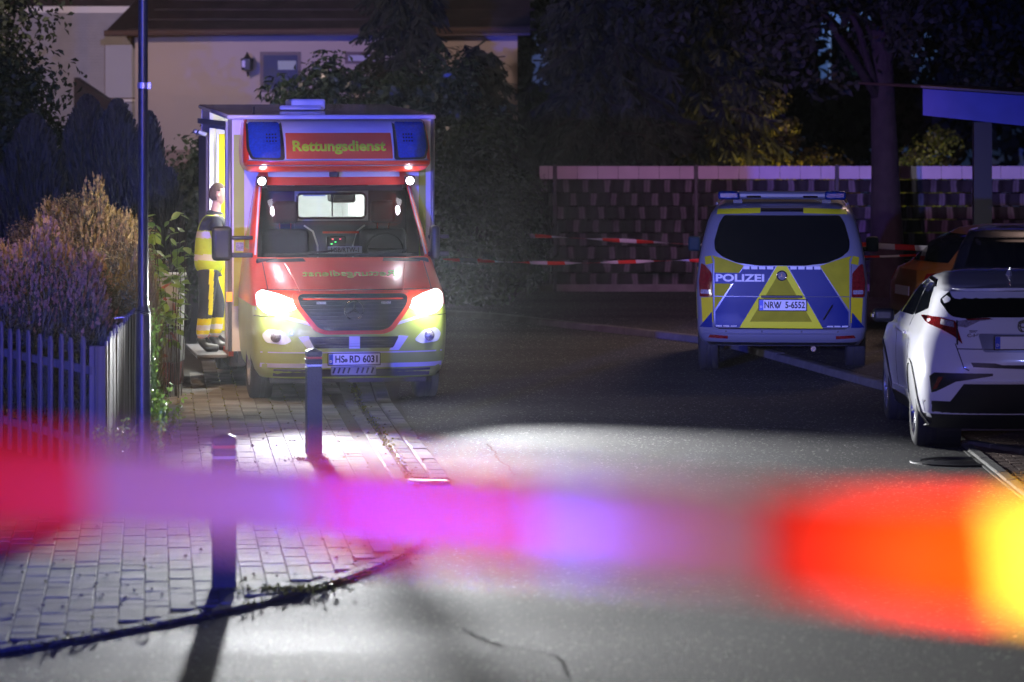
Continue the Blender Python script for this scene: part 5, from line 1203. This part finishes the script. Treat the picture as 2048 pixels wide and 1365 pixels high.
# =================================================================== VEGETATION
def leafmesh(name, C, Nrm, L, Wd, m, parent, bend=.2):
    n_ = len(C); T = rng.normal(size=(n_, 3)); T -= (T*Nrm).sum(1)[:, None]*Nrm; T /= np.linalg.norm(T, axis=1)[:, None]+1e-9; B = np.cross(Nrm, T)
    L = np.broadcast_to(np.asarray(L, float), (n_,))[:, None]; Wd = np.broadcast_to(np.asarray(Wd, float), (n_,))[:, None]
    v = np.stack([C-T*L/2, C+B*Wd/2+Nrm*L*bend*.3, C+T*L/2-Nrm*L*bend, C-B*Wd/2+Nrm*L*bend*.3], 1).reshape(-1, 3)
    return rawquads(name, v, m, parent)
def rawquads(name, v, m, parent):
    n_ = len(v)//4; me = bpy.data.meshes.new(name); me.vertices.add(len(v)); me.vertices.foreach_set('co', v.astype(np.float32).ravel())
    me.loops.add(4*n_); me.loops.foreach_set('vertex_index', np.arange(4*n_, dtype=np.int32)); me.polygons.add(n_)
    me.polygons.foreach_set('loop_start', np.arange(0, 4*n_, 4, dtype=np.int32)); me.update(calc_edges=True); me.materials.append(m)
    return ob(name, me, parent)
def unit(n_): d = rng.normal(size=(n_, 3)); return d/np.linalg.norm(d, axis=1)[:, None]
def clumps(rad, n, k, cs, hollow=.55, flat=.7):
    rad = np.array(rad); d = unit(k); r = (hollow+(1-hollow)*rng.random(k))[:, None]; cc = d*r*rad*.92
    idx = rng.integers(0, k, n); sz = cs*(.6+.8*rng.random(k))[idx][:, None]
    p = unit(n)*(rng.random(n)**.45)[:, None]*sz*np.array([1, 1, flat]); C = cc[idx]+p
    N = unit(n)*.8+p/(np.linalg.norm(p, axis=1)[:, None]+1e-6)+np.array([0, 0, .5]); N /= np.linalg.norm(N, axis=1)[:, None]
    return C, N, cc
# openings in the crowns where the far house shows through, in metres: x0, x1, y0, y1, z0, z1
GAPS = [(4.55, 5.55, 53, 59.5, 3.35, 4.35), (6.0, 6.35, 53, 58.5, 3.2, 4.1), (6.4, 6.8, 58.5, 63, 3.2, 4.15), (5.6, 7.0, 66, 73, 3.4, 4.7), (7.3, 7.8, 66, 73, 3.3, 4.6), (7.1, 8.8, 84, 92, 3.3, 5.0), (9.3, 10.0, 84, 92, 3.2, 4.6),
        (.30, .68, 60, 66, 3.25, 4.25), (.34, .74, 66, 74, 3.25, 4.4), (.4, .95, 84, 92, 3.2, 4.7)]
def thin(C, x0=0, y0=0, keep=.12):
    X = C[:, 0]+x0; Y = C[:, 1]+y0; Z = C[:, 2]; m_ = np.ones(len(C), bool)
    for a, b_, c, d, e, f in GAPS: m_ &= ~((X > a) & (X < b_) & (Y > c) & (Y < d) & (Z > e) & (Z < f) & (rng.random(len(C)) > keep))
    return m_
def tree(name, loc, trunk_h, rad, n, leaf, m, label, cat='tree', trunk_r=.18, k=None, cs=None, group=None, hollow=.45, flat=.7, bark=None, lean=(0, 0)):
    t = empty(name, loc, 0, label, cat, group); cz_0 = trunk_h+rad[2]*.75
    C, N, cc = clumps(rad, n, k or int(30+n/250), cs or min(rad)*.42, hollow, flat); C = C+np.array([lean[0], lean[1], cz_0]); cc = cc+np.array([lean[0], lean[1], cz_0])
    keep = (C[:, 2] > .03) & thin(C, loc[0], loc[1])
    leafmesh('crown', C[keep], N[keep], leaf*(.7+.6*rng.random(keep.sum())), leaf*.55, m, t)
    b = MB(); top = Vector((lean[0]*.9, lean[1]*.9, cz_0+rad[2]*.35))
    b.tube([(0, 0, -.05), (lean[0]*.2, lean[1]*.2, trunk_h*.5), (lean[0]*.5, lean[1]*.5, trunk_h+.1), tuple(top)], [trunk_r*1.2, trunk_r*.9, trunk_r*.7, trunk_r*.2], 9)
    for q in range(0, min(len(cc), 22)):
        s_ = Vector((lean[0]*.4, lean[1]*.4, trunk_h*(.75+.4*random.random()))); e_ = Vector(cc[q]); mdp = s_.lerp(e_, .5)+Vector((0, 0, .12*rad[2]))
        b.tube([s_, mdp, e_], [trunk_r*.36, trunk_r*.22, trunk_r*.06], 5)
    b.build('trunk', bark or M['bark'], t, smooth=True)
    return t
M['bark'] = mat('bark', (.024, .018, .016), .9, bump=.8, bscale=18, var=.4)
G = dict(lavleaf=leafmat('sage_leaves', (.04, .06, .035), (.11, .13, .075), .7), ochleaf=leafmat('ochre_lit_leaves', (.09, .075, .03), (.24, .18, .07), .7), ochre=leafmat('ochre_lit_seed_heads', (.22, .15, .05), (.42, .30, .10), .8), dark=leafmat('dark_leaves', (.012, .022, .010), (.032, .05, .02), .75), mid=leafmat('mid_leaves', (.016, .032, .010), (.045, .075, .022), .6), rhodo=leafmat('rhododendron_leaves', (.02, .045, .018), (.055, .085, .035), .32),  # ochre pair holds the street lamp's warm light in the leaf colour
         fir=leafmat('fir_needles', (.008, .013, .009), (.018, .026, .016), .8, .1), yel=leafmat('yellow_green_leaves', (.09, .11, .02), (.20, .19, .04), .5), bright=leafmat('fresh_leaves', (.08, .17, .03), (.20, .32, .06), .4, .4),
         lav=leafmat('lavender_stems', (.05, .065, .05), (.12, .14, .10), .7), flow=leafmat('dry_flower_spikes', (.17, .12, .08), (.30, .21, .14), .8), olive=leafmat('olive_shrub', (.07, .07, .035), (.19, .16, .07), .7),
         cyp=leafmat('cypress_scales', (.03, .038, .024), (.075, .08, .05), .7))
# spiky upright shrub: stems as thin blades growing from a dome
def spiky(name, loc, rad, n, h, w, m, label, cat='shrub', tips=None, tipn=0, tiph=.12, spread=.5):
    t = empty(name, loc, 0, label, cat)
    d = unit(n); d[:, 2] = np.abs(d[:, 2]); d = np.sign(d)*np.abs(d)**.72; r = (.55+.45*rng.random(n))[:, None]; C = d*r*np.array(rad)
    # lumpy outline
    f = 1+.10*np.sin(C[:, 0]*5+1)*np.cos(C[:, 1]*4)+.06*np.sin(C[:, 0]*13); C *= f[:, None]
    D = d*spread+np.array([0, 0, 1])+rng.normal(size=(n, 3))*.22; D /= np.linalg.norm(D, axis=1)[:, None]
    S_ = np.cross(D, unit(n)); S_ /= np.linalg.norm(S_, axis=1)[:, None]+1e-9; hh = (h*(.6+.8*rng.random(n)))[:, None]
    v = np.stack([C-S_*w/2-D*hh/2, C+S_*w/2-D*hh/2, C+S_*w*.25+D*hh/2, C-S_*w*.25+D*hh/2], 1).reshape(-1, 3); v[:, 2] = np.maximum(v[:, 2], .01)
    rawquads('foliage', v, m, t)
    if tips is not None:
        sel = np.argsort(-(C[:, 2]/rad[2]+r[:, 0]*.9+.25*rng.random(n)))[:tipn]; P0 = C[sel]+D[sel]*hh[sel]*.5; Dt = D[sel]
        V = []
        for q in range(5):
            cq = P0+Dt*tiph*q/5; N = unit(len(sel)); T = np.cross(N, Dt); T /= np.linalg.norm(T, axis=1)[:, None]+1e-9; sz = .016*(1.2-.15*q)
            V.append(np.stack([cq-T*sz, cq+Dt*sz*1.3, cq+T*sz, cq-Dt*sz*1.3], 1).reshape(-1, 3))
        rawquads('flower_spikes', np.concatenate(V), tips, t)
    b = MB()
    for q in range(24):
        a = random.uniform(0, 2*PI); r_ = random.uniform(.2, .8); b.tube([(0.1*math.cos(a), .1*math.sin(a), 0), (rad[0]*r_*.5*math.cos(a), rad[1]*r_*.5*math.sin(a), rad[2]*.4), (rad[0]*r_*math.cos(a), rad[1]*r_*math.sin(a), rad[2]*.75)], [.02, .012, .005], 5)
    b.build('stems', M['bark'], t)
    return t
# big flowering shrub behind the picket fence (px 0-270, y 410-700)
def mound(t, rad, n, leaf, m, k=130, cs=.20):
    C, N, cc = clumps(rad, n, k, cs, .50, .9); C[:, 2] = C[:, 2]*1.0+rad[2]*.92; C = C[C[:, 2] > .02]; N = N[:len(C)]
    leafmesh('leaves', C, N, leaf*(.6+.8*rng.random(len(C))), leaf*.42, m, t, bend=.1)
t_ = spiky('flowering_shrub', (-4.55, 35.5, .05), (1.02, .70, 1.66), 15000, .12, .011, G['lav'], 'large grey green leafy shrub with pinkish brown flower tips above the picket fence', tips=G['flow'], tipn=2300, tiph=.07)
mound(t_, (1.08, .75, .86), 52000, .036, G['lavleaf'])
t_ = spiky('flowering_shrub', (-4.9, 42.6, .05), (.95, .66, 1.85), 12000, .12, .012, G['olive'], 'ochre lit leafy shrub behind the grey green one, left of the lamp pole', tips=G['ochre'], tipn=1500, tiph=.07)
mound(t_, (1.02, .7, 1.05), 46000, .042, G['ochleaf'])
spiky('evergreen_shrub', (-3.72, 36.4, .05), (.34, .6, 1.45), 9000, .12, .012, G['olive'], 'narrow olive green shrub right behind the lamp pole', spread=.35)
# cypress columns
def cypress(loc, r, h, n, label):
    t = empty('cypress', loc, 0, label, 'tree', 'dark cypress columns in the left garden'); z = rng.random(n); rr = r*(1-z**2.6)**.6*(.55+.5*rng.random(n)); a = rng.random(n)*2*PI
    rr *= 1+.12*np.sin(a*5+z*7); C = np.stack([rr*np.cos(a), rr*np.sin(a), z*h+.1], 1)
    D = np.stack([np.cos(a)*.25, np.sin(a)*.25, np.ones(n)], 1)+rng.normal(size=(n, 3))*.12; D /= np.linalg.norm(D, axis=1)[:, None]
    S_ = np.cross(D, unit(n)); S_ /= np.linalg.norm(S_, axis=1)[:, None]; v = np.stack([C-S_*.012-D*.07, C+S_*.012-D*.07, C+S_*.008+D*.09, C-S_*.008+D*.09], 1).reshape(-1, 3); v[:, 2] = np.maximum(v[:, 2], .01)
    rawquads('crown', v, G['cyp'], t); b = MB(); b.tube([(0, 0, -.03), (0, 0, h*.8)], [.07, .02], 7); b.build('trunk', M['bark'], t); return t
for (x, y, r, h, lb) in ((-6.2, 48.5, .55, 2.70, 'dark cypress column in front of the roller shutter, left one of the pair'), (-5.55, 49, .5, 2.95, 'taller dark cypress under the roller shutter'), (-5.05, 48, .45, 2.9, 'slim dark cypress just left of the lamp pole'),
                         (-4.55, 47, .30, 2.75, 'narrow pointed cypress right of the lamp pole, before the beige wall'), (-4.25, 46.6, .22, 2.05, 'small low cypress beside the beige wall foot')):
    cypress((x, y, 0), r, h, int(9000*h*r/1.2), lb)
tree('garden_tree', (-7.4, 50, 0), .6, (1.75, 1.5, 2.1), 15000, .11, G['mid'], 'dark leafy garden tree at the upper left edge of the picture', cs=.55)
tree('garden_tree', (-8.2, 54, 0), 2.2, (1.6, 1.6, 2.0), 9000, .12, G['dark'], 'shadowed tree crown reaching into the top left corner')
# hedge behind the ambulance
for k, (x, y, r, h) in enumerate(((-4.35, 56, .85, 1.35), (-2.75, 58, 1.3, 1.6), (-1.4, 58, 1.3, 1.7))):
    tree('rhododendron', (x, y, 0), .4 if k == 0 else .95, (r, 1.1, h), 15000, .12, G['rhodo'], ('low leafy rhododendron at the left rear corner of the ambulance', 'broad rhododendron rising behind the ambulance roof', 'dark rhododendron behind the right half of the ambulance roof')[k], 'shrub', .08, cs=.42, group='rhododendrons behind the ambulance')
# drooping spruce
def spruce(loc, h, r, n, label, m=None):
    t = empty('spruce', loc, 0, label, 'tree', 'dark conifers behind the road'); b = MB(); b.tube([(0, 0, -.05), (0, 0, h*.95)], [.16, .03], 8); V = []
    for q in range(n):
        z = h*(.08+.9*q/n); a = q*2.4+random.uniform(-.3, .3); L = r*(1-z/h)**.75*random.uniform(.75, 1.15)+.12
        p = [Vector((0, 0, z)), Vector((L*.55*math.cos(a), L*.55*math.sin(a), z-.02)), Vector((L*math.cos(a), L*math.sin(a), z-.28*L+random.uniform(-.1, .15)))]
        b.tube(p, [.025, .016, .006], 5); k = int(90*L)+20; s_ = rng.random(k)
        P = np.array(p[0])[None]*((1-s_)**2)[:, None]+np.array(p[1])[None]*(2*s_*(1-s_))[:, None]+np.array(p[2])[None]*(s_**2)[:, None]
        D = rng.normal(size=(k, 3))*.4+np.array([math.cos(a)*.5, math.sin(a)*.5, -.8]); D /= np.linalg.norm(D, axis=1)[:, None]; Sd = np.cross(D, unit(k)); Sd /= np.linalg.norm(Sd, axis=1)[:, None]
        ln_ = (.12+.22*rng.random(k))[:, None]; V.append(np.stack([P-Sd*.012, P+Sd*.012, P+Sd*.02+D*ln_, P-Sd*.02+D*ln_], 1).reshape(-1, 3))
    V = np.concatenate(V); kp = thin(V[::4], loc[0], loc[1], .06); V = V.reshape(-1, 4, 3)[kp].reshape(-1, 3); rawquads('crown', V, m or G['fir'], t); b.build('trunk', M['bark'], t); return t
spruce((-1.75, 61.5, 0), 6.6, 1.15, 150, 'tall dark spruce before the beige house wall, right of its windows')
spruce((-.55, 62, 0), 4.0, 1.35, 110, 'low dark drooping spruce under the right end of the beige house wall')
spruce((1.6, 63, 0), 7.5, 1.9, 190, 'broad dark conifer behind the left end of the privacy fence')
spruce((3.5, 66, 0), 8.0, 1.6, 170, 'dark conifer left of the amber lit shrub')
# dark shrub right of the ambulance
tree('hedge_shrub', (-.50, 54.3, .05), .1, (.80, .8, 1.35), 16000, .085, G['mid'], 'rounded dark shrub just right of the ambulance', 'shrub', .06, cs=.36)
tree('hedge_shrub', (.05, 56.2, .05), .1, (.50, .5, 1.1), 7000, .08, G['dark'], 'shadowed shrub at the left end of the privacy fence', 'shrub', .06, cs=.3)
tree('lit_shrub', (4.35, 66.2, 0), .3, (.9, .7, 1.75), 11000, .10, G['yel'], 'tall shrub lit amber by a garden lamp above the privacy fence', 'shrub', .08, cs=.34)
tree('lit_shrub', (5.55, 66.6, 0), .3, (.6, .6, 1.2), 4500, .09, G['yel'], 'smaller amber lit shrub right of the tall one', 'shrub', .06, cs=.30)
tree('lit_shrub', (7.6, 68.5, 0), .3, (.7, .6, 1.35), 5000, .09, G['yel'], 'shrub with a few yellow green lit leaves behind the big trunk', 'shrub', .06, cs=.30)
tree('broadleaf_tree', (5.65, 56.3, .05), 3.6, (4.2, 2.6, 1.9), 30000, .16, G['dark'], 'big dark broadleaf tree whose trunk stands before the privacy fence', cs=.75, trunk_r=.24, k=90, hollow=.25, lean=(-.2, 0))
tree('broadleaf_tree', (8.9, 60, 0), 3.0, (2.6, 2.2, 2.2), 14000, .15, G['dark'], 'dark tree over the carport at the upper right edge', cs=.7, trunk_r=.2)
tree('broadleaf_tree', (2.6, 70, 0), 3.2, (3.6, 2.4, 3.0), 20000, .16, G['dark'], 'black tree mass above the middle of the privacy fence', cs=.8, trunk_r=.22)
tree('broadleaf_tree', (-1.2, 74, 0), 3.4, (3.2, 2.4, 3.0), 12000, .16, G['dark'], 'dark tree rising behind the beige house roof', cs=.8, trunk_r=.22)
tree('garden_shrub', (6.75, 44.0, .05), .3, (.55, .5, 1.05), 9000, .06, G['mid'], 'clipped grey green shrub at the right edge above the white car', 'shrub', .05, cs=.22)
# far wood closing the view
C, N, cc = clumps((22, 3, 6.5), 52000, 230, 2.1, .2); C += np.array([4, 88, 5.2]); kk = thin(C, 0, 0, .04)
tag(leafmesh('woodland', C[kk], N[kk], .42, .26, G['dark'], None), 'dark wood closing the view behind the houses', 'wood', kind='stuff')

# broad leaved hazel by the cabinet: big leaves one by one
HZ = empty('hazel_bush', (-3.52, 38.9, SW), 0, 'young bush with broad light green leaves between cabinet and paramedic', 'shrub')
b = MB()
lm = bpy.data.meshes.new('leaf'); lv = [(0, 0, 0), (.030, .025, .006), (.042, .065, .004), (.026, .105, -.006), (0, .135, -.022), (-.026, .105, -.006), (-.042, .065, .004), (-.030, .025, .006), (0, .065, -.008)]
lm.from_pydata(lv, [], [(0, 1, 8), (1, 2, 8), (2, 3, 8), (3, 4, 8), (4, 5, 8), (5, 6, 8), (6, 7, 8), (7, 0, 8)]); lm.materials.append(G['bright']); lm.shade_smooth()
for q in range(24):
    a = random.uniform(0, 2*PI); tx_, ty_ = random.uniform(-.30, .14), random.uniform(-.35, .35); tz_ = random.uniform(.8, 1.95)
    pts = [(tx_*.75, ty_*.7, 0), (tx_*.8+.04*math.sin(q), ty_*.8, tz_*.6), (tx_, ty_, tz_)]; b.tube(pts, [.007, .005, .002], 5)
    for k in range(11):
        t_ = random.uniform(.45, 1.0)**.7; p = Vector(pts[0])*(1-t_)**2+Vector(pts[1])*2*t_*(1-t_)+Vector(pts[2])*t_*t_
        o = ob('leaf', lm, HZ); o.location = p; o.rotation_euler = (random.uniform(-.9, .5), random.uniform(-.6, .6), random.uniform(0, 2*PI)); s_ = random.uniform(.6, 1.25); o.scale = (s_, s_, s_)
b.build('branches', M['bark'], HZ)
# ivy and weeds round the pole foot
def weeds(name, loc, n, hgt, spread, m, label, cat='plant', big=.05):
    t = empty(name, loc, 0, label, cat); V = []; b = MB()
    Cs = []; 
    for q in range(n):
        a = random.uniform(0, 2*PI); L = random.uniform(.4, 1)*hgt; dx, dy = spread*random.uniform(.1, 1)*math.cos(a), spread*random.uniform(.1, 1)*math.sin(a)
        p0, p1, p2 = Vector((dx*.2, dy*.2, 0)), Vector((dx*.5, dy*.5, L*.7)), Vector((dx, dy, L)); b.tube([p0, p1, p2], [.004, .003, .0015], 4)
        for k in range(int(8+L*22)):
            t_ = random.random(); Cs.append(np.array(p0*(1-t_)**2+p1*2*t_*(1-t_)+p2*t_*t_)+rng.normal(size=3)*.018)
    Cs = np.array(Cs); N = unit(len(Cs))+np.array([0, -.3, .5]); N /= np.linalg.norm(N, axis=1)[:, None]
    leafmesh('leaves', Cs, N, big*(.6+.7*rng.random(len(Cs))), big*.6, m, t); b.build('stalks', G['bright'], t); return t
weeds('ivy_plant', (-2.98, 31.25, SW), 26, .75, .20, G['bright'], 'ivy and weeds climbing round the foot of the lamp pole')
weeds('ivy_plant', (-3.12, 33.6, SW), 30, .50, .20, G['bright'], 'tuft of bright green weeds on the pavement right of the lamp pole', big=.045)
weeds('ivy_plant', (-3.24, 30.9, SW), 22, .50, .24, G['bright'], 'leafy weeds at the picket fence corner left of the lamp pole', big=.04)
weeds('ivy_plant', (-3.02, 31.5, SW), 10, 1.5, .13, G['bright'], 'thin climber running up the right side of the lamp pole', big=.03)
# moss tufts and grit along joints and kerb
Cs = []
for p, a in along([p for p in KP if 20.5 < p[1] < 44 and p[0] > -4], .05):
    for q in range(int(rng.integers(0, 7) if rng.random() < .45 else 0)): Cs.append((p.x+rng.normal()*.03+.09, p.y+rng.normal()*.05, gz(p.y)+.015+rng.random()*.02))
for q in range(900):
    k = rng.integers(0, len(cand)); x, y = cand[k]
    if (rng.random() < .9 and not (x < -2.2 and y > 30)): continue
    Cs.append((x+PW/2*ca+rng.normal()*.006, y+rng.normal()*.08, gz(y)+SW+.006))
for q in range(160): Cs.append((-1.45+rng.normal()*.16, 24.0+rng.normal()*.10, SW+.01)); 
for q in range(120): Cs.append((-1.74+rng.normal()*.1, 32.3+rng.normal()*.10, SW+.01))
Cs = np.array(Cs); N = unit(len(Cs)); tag(leafmesh('moss', Cs, N, .03, .018, G['yel'], None), 'moss and small weeds in the kerb and paving joints', 'moss', kind='stuff')
gr_ = MB()
for q in range(520):
    if q % 2: x, y = rng.uniform(-3.6, -.8), rng.uniform(20.8, 36); z = gz(y)+SW+.004
    else:
        k = rng.integers(0, len(KP)); x, y = KP[k]; x += rng.normal()*.12+.12; y += rng.normal()*.2; z = gz(y)+.024
    if y < 20.3: continue
    if q % 2 and not inside(x, y): continue
    s_ = rng.uniform(.005, .018); gr_.add([(x+s_*rng.uniform(.6, 1), y, z), (x, y+s_, z), (x-s_, y, z), (x, y-s_*rng.uniform(.6, 1), z), (x, y, z+s_*.8)], [(0, 1, 4), (1, 2, 4), (2, 3, 4), (3, 0, 4)])
tag(gr_.build('grit', mat('grit_stone', (.10, .08, .065), .8)), 'grit and crumbs scattered along the kerb and paving', 'grit', kind='stuff')
